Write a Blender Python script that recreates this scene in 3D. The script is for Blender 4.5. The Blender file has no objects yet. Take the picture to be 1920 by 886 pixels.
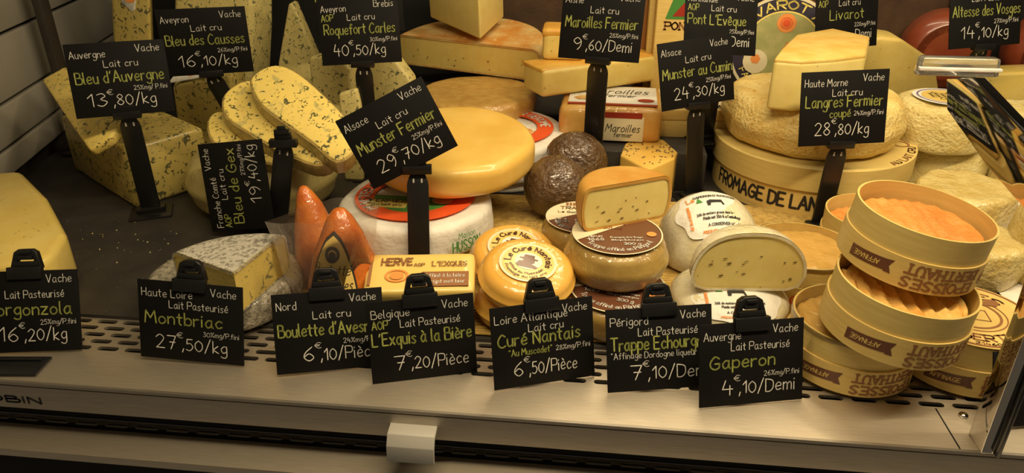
import bpy, bmesh, math, random
from mathutils import Vector as V, Matrix as MX, noise as NZ
random.seed(7)
SC = bpy.context.scene
COL = SC.collection
RAD = math.radians

# ------------------------------------------------------------------ camera, world, lamps, exposure
FPX, HCAM, PITCH, YAW = 1400.0, 0.43, RAD(27), RAD(6.2)
cam = bpy.data.cameras.new('camera')
cam.lens = FPX / 1920 * 36
cam.clip_start = 0.01
camo = bpy.data.objects.new('camera', cam)
camo.location = (0, 0, HCAM)
camo.rotation_euler = (RAD(90) - PITCH, 0, YAW)
COL.objects.link(camo)
SC.camera = camo

w = bpy.data.worlds.new('world')
SC.world = w
w.use_nodes = True
w.node_tree.nodes['Background'].inputs[0].default_value = (1.0, 0.80, 0.55, 1)
w.node_tree.nodes['Background'].inputs[1].default_value = 0.10

def area(name, loc, target, sx, sy, power, col):
    l = bpy.data.lights.new(name, 'AREA')
    l.shape = 'RECTANGLE'; l.size = sx; l.size_y = sy; l.energy = power; l.color = col
    o = bpy.data.objects.new(name, l)
    o.location = loc
    o.rotation_euler = (V(target) - V(loc)).to_track_quat('-Z', 'Y').to_euler()
    COL.objects.link(o)
area('canopy_lamp', (0.28, 0.43, 0.85), (0.2, 0.78, 0.0), 1.25, 0.05, 12.0, (1.0, 0.80, 0.50))
area('canopy_lamp_rear', (0.3, 1.0, 0.95), (0.25, 0.95, 0.0), 1.0, 0.06, 5.0, (1.0, 0.80, 0.50))

SC.view_settings.view_transform = 'Standard'
SC.view_settings.look = 'None'
SC.view_settings.gamma = 1
SC.view_settings.use_curve_mapping = False
SC.view_settings.exposure = 0.0

# ------------------------------------------------------------------ photo pixel -> place
_F = V((-math.sin(YAW) * math.cos(PITCH), math.cos(YAW) * math.cos(PITCH), -math.sin(PITCH)))
_R = V((math.cos(YAW), math.sin(YAW), 0))
_U = _R.cross(_F)
_C = V((0, 0, HCAM))
def ray(x, y): return _F + _R * ((x - 960) / FPX) - _U * ((y - 443) / FPX)
def P(x, y, z=0.0):
    d = ray(x, y); return _C + d * ((z - HCAM) / d.z)
def PY(x, y, Y):
    d = ray(x, y); return _C + d * (Y / d.y)
def PN(x, y, pt, n):
    d = ray(x, y); return _C + d * ((pt - _C).dot(n) / d.dot(n))

# ------------------------------------------------------------------ materials
MATS = {}
def mat(name, c, c2=None, sc=20, rough=.5, bump=0, bsc=60, metal=0, coat=0, wrap=0, spots=None, stretch=None, sss=0, det=4, ramp=(.35, .65)):
    if name.split('_')[0] in ('paste', 'rind', 'wood', 'straw', 'label', 'boulette'):
        warm = lambda q: (q[0], q[1] * .95, q[2] * .62)
        c = warm(c); c2 = warm(c2) if c2 else None
        spots = [(a_, b_, c_, warm(d_), e_) for a_, b_, c_, d_, e_ in (spots or [])]
    m = bpy.data.materials.new(name); m.use_nodes = True
    N = m.node_tree.nodes; L = m.node_tree.links
    b = N['Principled BSDF']
    b.inputs['Base Color'].default_value = (*c, 1)
    b.inputs['Roughness'].default_value = rough
    b.inputs['Metallic'].default_value = metal
    if sss:
        b.inputs['Subsurface Weight'].default_value = sss
        b.inputs['Subsurface Radius'].default_value = (.012, .007, .003)
        b.inputs['Subsurface Scale'].default_value = .5
    tc = N.new('ShaderNodeTexCoord'); mp = N.new('ShaderNodeMapping')
    L.new(tc.outputs['Object'], mp.inputs[0])
    if stretch: mp.inputs['Scale'].default_value = stretch
    def noise(scale, detail=det, dist=0):
        n = N.new('ShaderNodeTexNoise'); n.inputs['Scale'].default_value = scale
        n.inputs['Detail'].default_value = detail; n.inputs['Distortion'].default_value = dist
        L.new(mp.outputs[0], n.inputs['Vector']); return n
    def cramp(src, p0, p1):
        r = N.new('ShaderNodeValToRGB')
        r.color_ramp.elements[0].position = p0; r.color_ramp.elements[1].position = p1
        L.new(src, r.inputs[0]); return r.outputs[0]
    colout = None
    if c2:
        f = cramp(noise(sc * 2.5).outputs['Fac'], *ramp)
        mx = N.new('ShaderNodeMix'); mx.data_type = 'RGBA'
        L.new(f, mx.inputs[0]); mx.inputs[6].default_value = (*c, 1); mx.inputs[7].default_value = (*c2, 1)
        colout = mx.outputs[2]
    for sp in (spots or []):
        sc_, lo, hi, colr, dist = sp
        f = cramp(noise(sc_ * 1.9, 3, dist).outputs['Fac'], lo, hi)
        mx = N.new('ShaderNodeMix'); mx.data_type = 'RGBA'
        L.new(f, mx.inputs[0])
        if colout: L.new(colout, mx.inputs[6])
        else: mx.inputs[6].default_value = (*c, 1)
        mx.inputs[7].default_value = (*colr, 1)
        colout = mx.outputs[2]
    if colout: L.new(colout, b.inputs['Base Color'])
    if bump:
        bn = N.new('ShaderNodeBump'); bn.inputs['Strength'].default_value = bump; bn.inputs['Distance'].default_value = .0055 if bump > .55 else .0012
        L.new(noise(bsc * 4, 5).outputs['Fac'], bn.inputs['Height'])
        L.new(bn.outputs[0], b.inputs['Normal'])
    if coat or wrap:
        b.inputs['Coat Weight'].default_value = coat or 1
        b.inputs['Coat Roughness'].default_value = .09
    if wrap:
        bn = N.new('ShaderNodeBump'); bn.inputs['Strength'].default_value = wrap; bn.inputs['Distance'].default_value = .0036
        L.new(noise(75, 2, 1.5).outputs['Fac'], bn.inputs['Height'])
        L.new(bn.outputs[0], b.inputs['Coat Normal'])
    MATS[name] = m
    return m

BLUE = (.10, .11, .07)
mat('deck', (.022, .019, .016), (.035, .030, .024), 9, .55, .15, 90, spots=[(210, .735, .76, (.35, .30, .2), 0)])
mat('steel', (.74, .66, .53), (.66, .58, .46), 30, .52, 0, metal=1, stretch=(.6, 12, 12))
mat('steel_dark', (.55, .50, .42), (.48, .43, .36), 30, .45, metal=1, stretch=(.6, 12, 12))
mat('mirror', (.62, .60, .56), rough=.06, metal=1)
mat('black_void', (.004, .004, .004), rough=.8)
mat('plastic', (.008, .008, .008), rough=.32)
mat('card', (.003, .0028, .0027), (.004, .0037, .0035), 14, .7)
MATS['card'].node_tree.nodes['Principled BSDF'].inputs['Specular IOR Level'].default_value = .2
mat('chalk', (.80, .78, .72), (.60, .58, .52), 160, .8)
mat('chalk_green', (.40, .43, .10), (.27, .29, .07), 160, .8)
mat('wall', (.30, .28, .235), (.26, .24, .20), 5, .5, .05, 30)
mat('wall_dark', (.035, .027, .02), (.02, .015, .012), 5, .6)
mat('grey_plastic', (.45, .43, .38), rough=.45)
mat('acrylic', (.85, .84, .78), rough=.08, coat=1)
MATS['acrylic'].node_tree.nodes['Principled BSDF'].inputs['Transmission Weight'].default_value = .9
mat('paste_ivory', (.74, .58, .24), (.78, .64, .30), 25, .45, .10, 120, sss=.15, spots=[(95, .70, .73, (.38, .27, .09), 0)])
mat('paste_pale', (.76, .64, .31), (.80, .69, .38), 25, .5, .10, 110, sss=.15, spots=[(60, .72, .75, (.30, .24, .12), 0)])
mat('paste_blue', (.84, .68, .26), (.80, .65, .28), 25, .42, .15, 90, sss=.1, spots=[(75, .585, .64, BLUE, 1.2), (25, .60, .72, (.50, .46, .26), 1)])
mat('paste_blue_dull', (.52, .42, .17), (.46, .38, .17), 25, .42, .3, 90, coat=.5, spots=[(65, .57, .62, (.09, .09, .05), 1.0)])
mat('paste_roquefort', (.70, .62, .36), (.62, .55, .32), 30, .45, .4, 70, spots=[(70, .58, .63, (.12, .14, .10), 1.2)])
mat('paste_gorgonzola', (.72, .56, .20), (.76, .62, .28), 10, .35, .2, 50, coat=.6, spots=[(32, .66, .72, (.30, .27, .12), 2)])
mat('paste_montbriac', (.70, .56, .22), (.64, .52, .22), 25, .4, .25, 90, spots=[(45, .62, .68, (.22, .21, .12), 1.5)])
mat('rind_gex', (.36, .25, .10), (.52, .40, .19), 40, .55, .5, 70, wrap=.5)
mat('rind_grey', (.42, .36, .20), (.52, .46, .27), 18, .5, .4, 60, wrap=.6, spots=[(60, .62, .7, (.24, .23, .15), 1)])
mat('ash_rind', (.62, .58, .48), (.30, .28, .22), 85, .6, .6, 140, wrap=.7, ramp=(.48, .60))
mat('ash_dark_rind', (.40, .36, .27), (.20, .18, .13), 70, .6, .6, 120, wrap=.8, ramp=(.42, .62))
mat('rind_tomme', (.56, .25, .06), (.66, .50, .30), 10, .6, .4, 70, spots=[(50, .60, .75, (.72, .60, .36), 1)])
mat('rind_tomme_wrap', (.48, .27, .09), (.58, .38, .15), 22, .5, .3, 60, wrap=.6)
mat('rind_orange', (.66, .34, .07), (.72, .46, .13), 14, .42, .25, 70)
mat('rind_munster', (.80, .52, .15), (.86, .60, .22), 9, .38, .25, 60, coat=.35, sss=.1)
mat('rind_maroilles', (.66, .32, .09), (.72, .44, .16), 12, .45, .2, 60, wrap=.5)
mat('rind_cure', (.80, .44, .10), (.84, .52, .16), 8, .35, .1, 40, wrap=.35, sss=.1)
mat('rind_trappe', (.30, .19, .06), (.44, .31, .12), 14, .5, .2, 40, wrap=.9)
mat('rind_trappe_half', (.52, .26, .06), (.60, .36, .12), 14, .45, .2, 60)
mat('rind_langres', (.78, .58, .26), (.84, .70, .42), 18, .6, .8, 55, spots=[(40, .60, .72, (.66, .40, .13), 1)])
mat('rind_langres_top', (.80, .60, .27), (.74, .48, .16), 16, .5, .5, 50)
mat('rind_white', (.76, .69, .50), (.66, .55, .30), 22, .65, .7, 60, spots=[(45, .62, .72, (.46, .36, .16), 1)])
mat('rind_white_wrap', (.70, .60, .38), (.60, .46, .20), 16, .55, .6, 45, wrap=.8)
mat('gaperon_rind', (.80, .74, .54), (.70, .62, .36), 22, .5, .5, 55, wrap=.8)
mat('rind_epoisses', (.76, .27, .07), (.80, .36, .13), 25, .4, .6, 70)
mat('rind_epoisses_pale', (.82, .60, .29), (.78, .42, .13), 18, .45, .4, 60)
mat('rind_epoisses_film', (.62, .40, .15), (.70, .48, .20), 18, .4, .3, 50, wrap=.6)
mat('boulette', (.52, .11, .015), (.62, .19, .03), 35, .4, .5, 70, wrap=.6)
mat('brown_lump', (.075, .038, .014), (.13, .07, .028), 30, .3, 1.0, 40, wrap=1.0)
mat('brick_red', (.20, .035, .014), (.26, .06, .022), 9, .35, .2, 40, coat=.4)
mat('dark_rind', (.05, .026, .013), (.085, .045, .02), 8, .55, .3, 40)
mat('wood', (.78, .60, .30), (.70, .52, .24), 14, .5, .08, 60, stretch=(1, 1, 9))
mat('wood_plain', (.70, .56, .29), (.64, .50, .24), 14, .5, .08, 60, stretch=(1, 1, 9))
mat('wood_brown', (.28, .13, .05), rough=.5)
mat('straw', (.62, .44, .17), (.40, .26, .09), 60, .5, .2, 90)
mat('paper', (.84, .82, .74), (.80, .77, .68), 20, .55, .6, 12)
mat('paper_cream', (.80, .72, .48), rough=.5, coat=.3)
mat('label_cream', (.82, .62, .26), rough=.45, coat=.3)
mat('ink_brown', (.14, .05, .022), rough=.5, coat=.3)
mat('ink_print', (.30, .13, .045), rough=.6)
mat('ink_black', (.02, .018, .016), rough=.6)
mat('ink_red', (.78, .10, .02), rough=.5)
mat('ink_darkred', (.36, .03, .015), rough=.5)
mat('ink_orange', (.84, .30, .07), rough=.5)
mat('ink_green', (.07, .27, .05), rough=.5)
mat('ink_landscape', (.34, .36, .13), (.46, .44, .18), 25, .5)
mat('ink_navy', (.025, .02, .045), rough=.5)
mat('ink_yellow', (.84, .70, .18), rough=.5)
mat('ink_purple', (.22, .17, .30), rough=.5)
mat('eye', (.16, .10, .03), rough=.5)
mat('seed', (.07, .035, .012), rough=.5)
def film(name, a):
    m = bpy.data.materials.new(name); m.use_nodes = True
    N = m.node_tree.nodes; L = m.node_tree.links
    N.remove(N['Principled BSDF'])
    t = N.new('ShaderNodeBsdfTransparent'); g = N.new('ShaderNodeBsdfGlossy'); d = N.new('ShaderNodeBsdfTranslucent')
    t.inputs[0].default_value = (.99, .985, .97, 1); g.inputs['Roughness'].default_value = .12; d.inputs[0].default_value = (.9, .88, .8, 1)
    fr = N.new('ShaderNodeFresnel'); fr.inputs[0].default_value = 1.5
    n = N.new('ShaderNodeTexNoise'); n.inputs['Scale'].default_value = 45; n.inputs['Distortion'].default_value = 2
    b = N.new('ShaderNodeBump'); b.inputs['Strength'].default_value = .6; b.inputs['Distance'].default_value = .0025
    tc = N.new('ShaderNodeTexCoord'); L.new(tc.outputs['Object'], n.inputs['Vector'])
    L.new(n.outputs['Fac'], b.inputs['Height']); L.new(b.outputs[0], g.inputs['Normal']); L.new(b.outputs[0], fr.inputs['Normal'])
    m1 = N.new('ShaderNodeMixShader'); m1.inputs[0].default_value = a
    L.new(t.outputs[0], m1.inputs[1]); L.new(d.outputs[0], m1.inputs[2])
    m2 = N.new('ShaderNodeMixShader'); L.new(fr.outputs[0], m2.inputs[0]); L.new(m1.outputs[0], m2.inputs[1]); L.new(g.outputs[0], m2.inputs[2])
    L.new(m2.outputs[0], N['Material Output'].inputs[0])
    MATS[name] = m
film('film', .13)

# ------------------------------------------------------------------ object helpers
def obj(name, me, material, parent=None, loc=None):
    o = bpy.data.objects.new(name, me)
    if not me.materials: me.materials.append(MATS[material])
    COL.objects.link(o)
    if parent: o.parent = parent
    if loc is not None: o.location = loc
    return o
def thing(name, label, cat, loc=(0, 0, 0), rot=(0, 0, 0), group=None):
    o = bpy.data.objects.new(name, None); COL.objects.link(o)
    o.empty_display_size = .02
    o.location = loc; o.rotation_euler = rot
    o['label'] = label; o['category'] = cat
    if group: o['group'] = group
    return o
def mesh(vs, fs, smooth=True, angle=40):
    me = bpy.data.meshes.new('m')
    me.from_pydata([tuple(v) for v in vs], [], fs)
    me.update()
    if smooth:
        for p in me.polygons: p.use_smooth = True
        me.set_sharp_from_angle(angle=RAD(angle))
    return me
def wob(v, amp, fr, seed=0.0):
    if not amp: return v
    return v + NZ.noise_vector(V((v.x * fr + seed, v.y * fr - seed, v.z * fr + 3.1))) * amp
def box_vf(x0, x1, y0, y1, z0, z1, b=0):
    vs = [V((x, y, z)) for x in (x0, x1) for y in (y0, y1) for z in (z0, z1)]
    fs = [(0, 1, 3, 2), (4, 6, 7, 5), (0, 4, 5, 1), (2, 3, 7, 6), (0, 2, 6, 4), (1, 5, 7, 3)]
    return vs, fs
def join(*parts):
    vs, fs = [], []
    for a, b in parts:
        n = len(vs); vs += a; fs += [tuple(i + n for i in f) for f in b]
    return vs, fs
def bevel_mesh(vs, fs, b, seg=2, angle=40):
    bm = bmesh.new()
    vv = [bm.verts.new(v) for v in vs]
    for f in fs: bm.faces.new([vv[i] for i in f])
    bmesh.ops.recalc_face_normals(bm, faces=bm.faces)
    if b: bmesh.ops.bevel(bm, geom=list(bm.edges), offset=b, segments=seg, affect='EDGES', profile=.5, clamp_overlap=True)
    me = bpy.data.meshes.new('m'); bm.to_mesh(me); bm.free()
    for p in me.polygons: p.use_smooth = True
    me.set_sharp_from_angle(angle=RAD(angle))
    return me
def box(x0, x1, y0, y1, z0, z1, b=.0008): return bevel_mesh(*box_vf(x0, x1, y0, y1, z0, z1), b)
def rbox(w, d, h, r, n=10, amp=0, fr=20, seed=0, taper=0):
    """rounded block, base at z=0"""
    vs, fs, key = [], [], {}
    def vid(p):
        k = (round(p.x, 5), round(p.y, 5), round(p.z, 5))
        if k in key: return key[k]
        hx, hy, hz = w / 2, d / 2, h / 2
        q = V((p.x * hx, p.y * hy, p.z * hz))
        i = V((max(-hx + r, min(hx - r, q.x)), max(-hy + r, min(hy - r, q.y)), max(-hz + r, min(hz - r, q.z))))
        e = q - i
        if e.length > 1e-9: q = i + e.normalized() * r
        t = 1 - taper * (q.z / h + .5)
        q = wob(V((q.x * t, q.y * t, q.z + hz)), amp, fr, seed)
        key[k] = len(vs); vs.append(q); return key[k]
    for ax in range(3):
        for s in (-1, 1):
            for i in range(n):
                for j in range(n):
                    q = []
                    for a, b_ in ((i, j), (i + 1, j), (i + 1, j + 1), (i, j + 1)):
                        c = [0, 0, 0]; c[ax] = s
                        f = lambda t: math.sin((t / n * 2 - 1) * math.pi / 2)
                        c[(ax + 1) % 3] = f(a); c[(ax + 2) % 3] = f(b_)
                        q.append(vid(V(c)))
                    fs.append(tuple(q if s > 0 else q[::-1]))
    return mesh(vs, fs, angle=60)
def catmull(pts, n=5, closed=True):
    out = []; m = len(pts)
    rng = range(m) if closed else range(m - 1)
    for i in rng:
        g = lambda k: pts[k % m] if closed else pts[max(0, min(m - 1, k))]
        a, b, c, d = g(i - 1), g(i), g(i + 1), g(i + 2)
        for k in range(n):
            t = k / n
            out.append(b * 1.0 + (c - a) * (.5 * t) + (a * 2 - b * 5 + c * 4 - d) * (.5 * t * t) + (b * 3 - a - c * 3 + d) * (.5 * t ** 3))
    if not closed: out.append(pts[-1])
    return out
def solid(pts, ext, b=.003, seg=3, angle=50):
    """closed solid: planar outline + extrusion vector, bevelled"""
    n = len(pts); ext = V(ext)
    vs = list(pts) + [p + ext for p in pts]
    fs = [tuple(range(n))[::-1], tuple(range(n, 2 * n))] + [(i, (i + 1) % n, n + (i + 1) % n, n + i) for i in range(n)]
    return bevel_mesh(vs, fs, b, seg, angle)
def prof_round(R, h, b, n=5, bulge=0):
    """(r,z) outline of a wheel with rounded edges, from the axis below to the axis above"""
    p = [(0, 0), (R * .5, 0), (R - b, 0)]
    p += [(R - b + b * math.sin(t * math.pi / 2 / n), b - b * math.cos(t * math.pi / 2 / n)) for t in range(1, n)]
    k = 4
    for i in range(k + 1):
        z = b + (h - 2 * b) * i / k
        p.append((R + bulge * math.sin(math.pi * i / k), z))
    p += [(R - b + b * math.cos(t * math.pi / 2 / n), h - b + b * math.sin(t * math.pi / 2 / n)) for t in range(1, n)]
    p += [(R - b, h), (R * .75, h), (R * .5, h), (R * .25, h), (0, h)]
    return p
def prof_dome(R, h, b, n=12):
    p = [(0, 0), (R * .5, 0), (R - b, 0), (R - b * .3, b * .25), (R, b)]
    p += [(R * math.cos(t * math.pi / 2 / n) ** .8, b + (h - b) * math.sin(t * math.pi / 2 / n)) for t in range(1, n)]
    return p + [(0, h)]
def revolve(prof, a0=0, a1=360, seg=64, amp=0, fr=20, seed=0, cap=True, fn=None):
    full = abs(a1 - a0) >= 359.9
    m = seg if full else seg + 1
    vs, rows = [], []
    for j in range(m):
        a = RAD(a0 + (a1 - a0) * j / seg); row = []
        for r, z in prof:
            if r < 1e-7 and j > 0: row.append(rows[0][len(row)]); continue
            v = V((r * math.cos(a), r * math.sin(a), z))
            if fn: v = fn(v, a)
            row.append(len(vs)); vs.append(wob(v, amp, fr, seed))
        rows.append(row)
    fs = []
    for j in range(seg):
        A, B = rows[j], rows[(j + 1) % m]
        for i in range(len(prof) - 1):
            q = []
            for k in (A[i], B[i], B[i + 1], A[i + 1]):
                if k not in q: q.append(k)
            if len(q) > 2: fs.append(tuple(q))
    if not full and cap:
        fs.append(tuple(rows[0])); fs.append(tuple(rows[-1][::-1]))
    return vs, fs
def offset_prof(prof, t):
    out = []
    for i, (r, z) in enumerate(prof):
        a = prof[max(0, i - 1)]; b = prof[min(len(prof) - 1, i + 1)]
        d = V((b[0] - a[0], b[1] - a[1]))
        d = d.normalized() if d.length else V((1, 0))
        out.append((max(0, r + d.y * t) if r > 1e-7 else 0, z - d.x * t))
    return out
def cut_cheese(t, prof, a0, a1, paste, rind, thick=.0022, seg=40, **kw):
    """part of a wheel: solid paste with the rind as a shell round it"""
    obj('paste', mesh(*revolve(prof, a0, a1, seg, **kw), angle=35), paste, t)
    po, pi = offset_prof(prof, .0007), offset_prof(prof, -thick)
    v1, f1 = revolve(po, a0, a1, seg, cap=False, **kw)
    e = .02
    for s, a in ((-1, a0), (1, a1)):
        aa = RAD(a); nrm = V((-math.sin(aa), math.cos(aa), 0)) * (s * (.0009 + kw.get('amp', 0)))
        vs = [];
        for q in (po, pi):
            for r, z in q: vs.append(wob(V((r * math.cos(aa), r * math.sin(aa), z)), kw.get('amp', 0), kw.get('fr', 20), kw.get('seed', 0)) + nrm)
        n = len(po)
        v1, f1 = join((v1, f1), (vs, [(i, i + 1, n + i + 1, n + i) for i in range(0, n - 1)]))
    return obj('rind', mesh(v1, f1, angle=35), rind, t)
def disc_vf(r, z, n=48, r0=0, cx=0, cy=0, ex=1):
    if r0:
        vs = [V((cx + q * ex * math.cos(2 * math.pi * i / n), cy + q * math.sin(2 * math.pi * i / n), z)) for q in (r0, r) for i in range(n)]
        return vs, [(i, n + i, n + (i + 1) % n, (i + 1) % n) for i in range(n)]
    vs = [V((cx + r * ex * math.cos(2 * math.pi * i / n), cy + r * math.sin(2 * math.pi * i / n), z)) for i in range(n)]
    return vs, [tuple(range(n))]
def patch(outline, z):
    return [V((x, y, z)) for x, y in outline], [tuple(range(len(outline)))]
def mapped(vf, fn): return [fn(v) for v in vf[0]], vf[1]

# ------------------------------------------------------------------ lettering: one-stroke alphabet (10 units = capital height)
G = {}
def glyphs(s):
    for line in s.strip().split('\n'):
        ch, wd, rest = line.strip().split(' ', 2)
        G[ch] = (float(wd), rest)
glyphs('''A 6 0,0 3,10 6,0|1.2,3.5 5,3.5
B 5.2 0,0 0,10|~0,10 4,9.5 4,6 0,5.4|~0,5.4 5.2,5 5,.4 0,0
C 5.4 ~5.4,8.5 3,10 .3,6 .5,2 3,0 5.4,1.2
D 5.4 0,0 0,10|~0,10 5,8.5 5.4,3 3,0 0,0
E 5 5,10 0,10 0,0 5,0|0,5.2 4,5.2
F 5 0,0 0,10 5,10|0,5.2 4,5.2
G 5.8 ~5.5,8.5 3,10 .3,6 .5,2 3,0 5.5,1.5 5.5,4.5|3,4.5 5.8,4.5
H 5 0,0 0,10|5,0 5,10|0,5 5,5
I .6 .3,0 .3,10
J 4 ~4,10 4,2 2,0 0,1.5
K 5 0,0 0,10|5,10 0,4.5 5,0
L 4.5 0,10 0,0 4.5,0
M 7 0,0 .8,10 3.5,4 6.2,10 7,0
N 5 0,0 0,10 5,0 5,10
O 5.6 ~2.8,10 .2,7 .2,3 2.8,0 5.4,3 5.4,7 2.8,10
P 5 0,0 0,10|~0,10 5,9.5 5,5 0,4.8
Q 5.6 ~2.8,10 .2,7 .2,3 2.8,0 5.4,3 5.4,7 2.8,10|3.5,2.5 6,-1
R 5.3 0,0 0,10|~0,10 5,9.5 5,5 0,4.8|2,4.8 5.3,0
S 5 ~5,8.8 2.5,10 .4,7.8 2.5,5.3 5,3 2.7,0 0,1.2
T 6 0,10 6,10|3,10 3,0
U 5 ~0,10 .2,2.5 2.6,0 4.9,2.5 5,10
V 5.5 0,10 2.8,0 5.5,10
X 5 0,10 5,0|5,10 0,0
z 4 0,6 4,6 0,0 4,0
j 2 ~1.6,6 1.6,-2 0,-3.4|1.6,8.2 1.8,8.7
a 4.6 ~4,5.5 2,6 .2,3 1.5,0 3.5,1.5 4,5.5|~4,6 4,1.5 4.8,0
b 4 0,10 0,0|~0,4 2,6 4,4.5 3.8,1 2,0 0,1.2
c 4 ~4,5 2.3,6 .3,3.5 1.5,.2 4,1
d 4 ~4,5 2,6 .2,3 1.8,0 4,1.5|4,10 4,0
e 4.2 ~.3,3 4,3.6 3.5,5.7 1.8,6 .2,3.2 1.4,.2 4.1,1
f 3.4 ~3.6,9 2.4,10 1.5,8 1.5,0|0,6 3.2,6
g 4 ~4,5.5 2,6 .2,3.2 1.8,.5 4,2|~4,6 4,-2 2,-3.6 0,-2.6
h 3.8 0,10 0,0|~0,4 2,6 3.8,4.5 3.8,0
i .8 .3,6 .3,0|.3,8.2 .5,8.7
k 3.8 0,10 0,0|3.5,6 0,2.6 3.8,0
l 1 ~.2,10 .2,1.5 1,0
m 5.8 0,6 0,0|~0,4 1.6,6 2.8,4.5 2.8,0|~2.8,4 4.6,6 5.8,4.5 5.8,0
n 3.8 0,6 0,0|~0,4 2,6 3.8,4.5 3.8,0
o 4.2 ~2,6 .2,4 .5,1 2,0 4,1.5 3.9,4.5 2,6
p 4 0,6 0,-3.5|~0,4.5 2,6 4,4.5 3.8,1 2,0 0,1.2
q 4 ~4,5 2,6 .2,3 1.8,0 4,1.5|4,6 4,-3.5
r 3 0,6 0,0|~0,4 1.5,5.8 3,5.8
s 3.4 ~3.4,5.3 1.8,6 .4,4.7 1.8,3.2 3.4,1.6 1.8,0 0,.8
t 3.2 1.5,9 1.5,1.2 2.6,0|0,6.2 3.2,6.2
u 3.8 ~0,6 .2,1.5 1.8,0 3.8,2|3.8,6 3.8,0
v 4 0,6 2,0 4,6
x 4 0,6 4,0|4,6 0,0
y 4 0,6 2,.5|4,6 1,-3.5
0 5 ~2.5,9 .2,6.5 .2,2.5 2.5,0 4.8,2.5 4.8,6.5 2.5,9
1 2.6 0,6.5 2.4,9.5 2.4,0
2 5 ~0,7.5 2.3,9.5 4.6,7.2 2.5,3 0,0|0,0 5,0
3 4.6 ~.3,8.7 2.6,9.5 4,7.3 1.8,5.2 4.6,3 2.4,0 0,1
4 5 1.5,9.5 0,3.6 5,3.6|3.6,6 3.6,-.5
5 4.6 4.4,9.5 .8,9.5 .5,5.5|~.5,5.5 3,6 4.6,3 2.5,0 0,.8
6 4.8 ~4,9.5 1,6 .2,2.5 2.4,0 4.6,2.2 2.6,5 .4,3
7 5 0,9.5 5,9.5 2,0|1.4,5 4.6,5
8 4.8 ~2.4,5 .4,7.3 2.4,9.5 4.3,7.3 2.4,5 .1,2.3 2.4,0 4.7,2.3 2.4,5
9 4.6 ~4.4,6.5 2.2,4.5 .3,7 2.3,9.5 4.4,7 4.2,3 2.6,0
€ 5 ~5,8.5 3,9.7 .9,6.5 1,3 3,.4 5,1.3|0,6 4,6|0,4 3.6,4
/ 4 0,-1 4,11
, 1.2 1,1 .2,-2
. .8 .2,0 .6,.3
' 1.2 .9,10 .3,8
" 2.4 .4,10 .2,8.5|2,10 1.8,8.5
- 3 0,4 3,4
% 6 0,0 5.5,9.5|~1.2,9.5 .2,8 1.2,6.6 2.3,8 1.2,9.5|~4.6,3 3.6,1.5 4.6,0 5.7,1.5 4.6,3''')
G['é'] = (4.2, G['e'][1] + '|1.8,7.4 3.4,9'); G['è'] = (4.2, G['e'][1] + '|3,7.4 1.4,9'); G['ê'] = (4.2, G['e'][1] + '|.8,7.4 2.2,9 3.6,7.4')
G['à'] = (4.6, G['a'][1] + '|2.6,7.4 1.2,9'); G['û'] = (3.8, G['u'][1] + '|.6,7.4 2,9 3.4,7.4')
G['É'] = (5, G['E'][1] + '|2,11 4,12.5')
_gc = {}
def gstrokes(ch):
    if ch not in _gc:
        out = []
        for s in G[ch][1].split('|'):
            sm = s[0] == '~'
            pts = [V(tuple(float(q) for q in p.split(','))) for p in s.lstrip('~').split()]
            out.append(catmull(pts, 4, False) if sm else pts)
        _gc[ch] = out
    return _gc[ch]
def layout(text, gap=1.7, space=3.2, jit=0, serif=False):
    x, out = 0, []
    for ch in text:
        if ch == ' ': x += space; continue
        j = random.uniform(-jit, jit)
        for s in gstrokes(ch):
            out.append([V((p.x + x, p.y + j)) for p in s])
            if serif:
                for a, b in ((s[0], s[1]), (s[-1], s[-2])):
                    if abs(a.x - b.x) < .6 * abs(a.y - b.y) and (a.y < .5 or a.y > 9):
                        out.append([V((a.x + x - 1.1, a.y)), V((a.x + x + 1.1, a.y))])
        x += G[ch][0] + gap
    return out, x - gap
def ribbon(lines, hw, fn):
    """flat pen strokes; fn maps (x, y) in metres to a point"""
    vs, fs = [], []
    for l in lines:
        for i, p in enumerate(l):
            n = len(vs)
            for k in range(6):
                a = math.pi / 3 * k
                vs.append(fn(p.x + hw * math.cos(a), p.y + hw * math.sin(a)))
            fs.append(tuple(range(n, n + 6)))
            if i + 1 < len(l):
                q = l[i + 1]; d = q - p
                if d.length < 1e-7: continue
                d = d.normalized() * hw; nn = V((-d.y, d.x)); n = len(vs)
                for r in (p - nn, q - nn, q + nn, p + nn): vs.append(fn(r.x, r.y))
                fs.append((n, n + 1, n + 2, n + 3))
    return vs, fs
def text_vf(text, x0, x1, y, h, hw, fn, jit=0, serif=False, slant=0, gap=1.7):
    L, wd = layout(text, gap=gap, jit=jit, serif=serif)
    k = (x1 - x0) / wd
    L = [[V((x0 + p.x * k + slant * p.y * h / 10, y + p.y * h / 10)) for p in l] for l in L]
    return ribbon(L, hw, fn)
def flat(z): return lambda x, y: V((x, y, z))
def arc_fn(r, z, mid=90, sign=1):
    """text runs clockwise over the top of a ring; x is arc length, y is height above radius r"""
    def f(x, y):
        a = RAD(mid) - sign * x / r; rr = r + sign * y
        return V((rr * math.cos(a), rr * math.sin(a), z))
    return f
def band_fn(R, mid, flip=False):
    def f(x, y):
        s = -1 if flip else 1
        a = RAD(mid) + s * x / R
        return V((R * math.cos(a), R * math.sin(a), s * y))
    return f
def up(vf, dz): return [v + V((0, 0, dz)) for v in vf[0]], vf[1]

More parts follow.
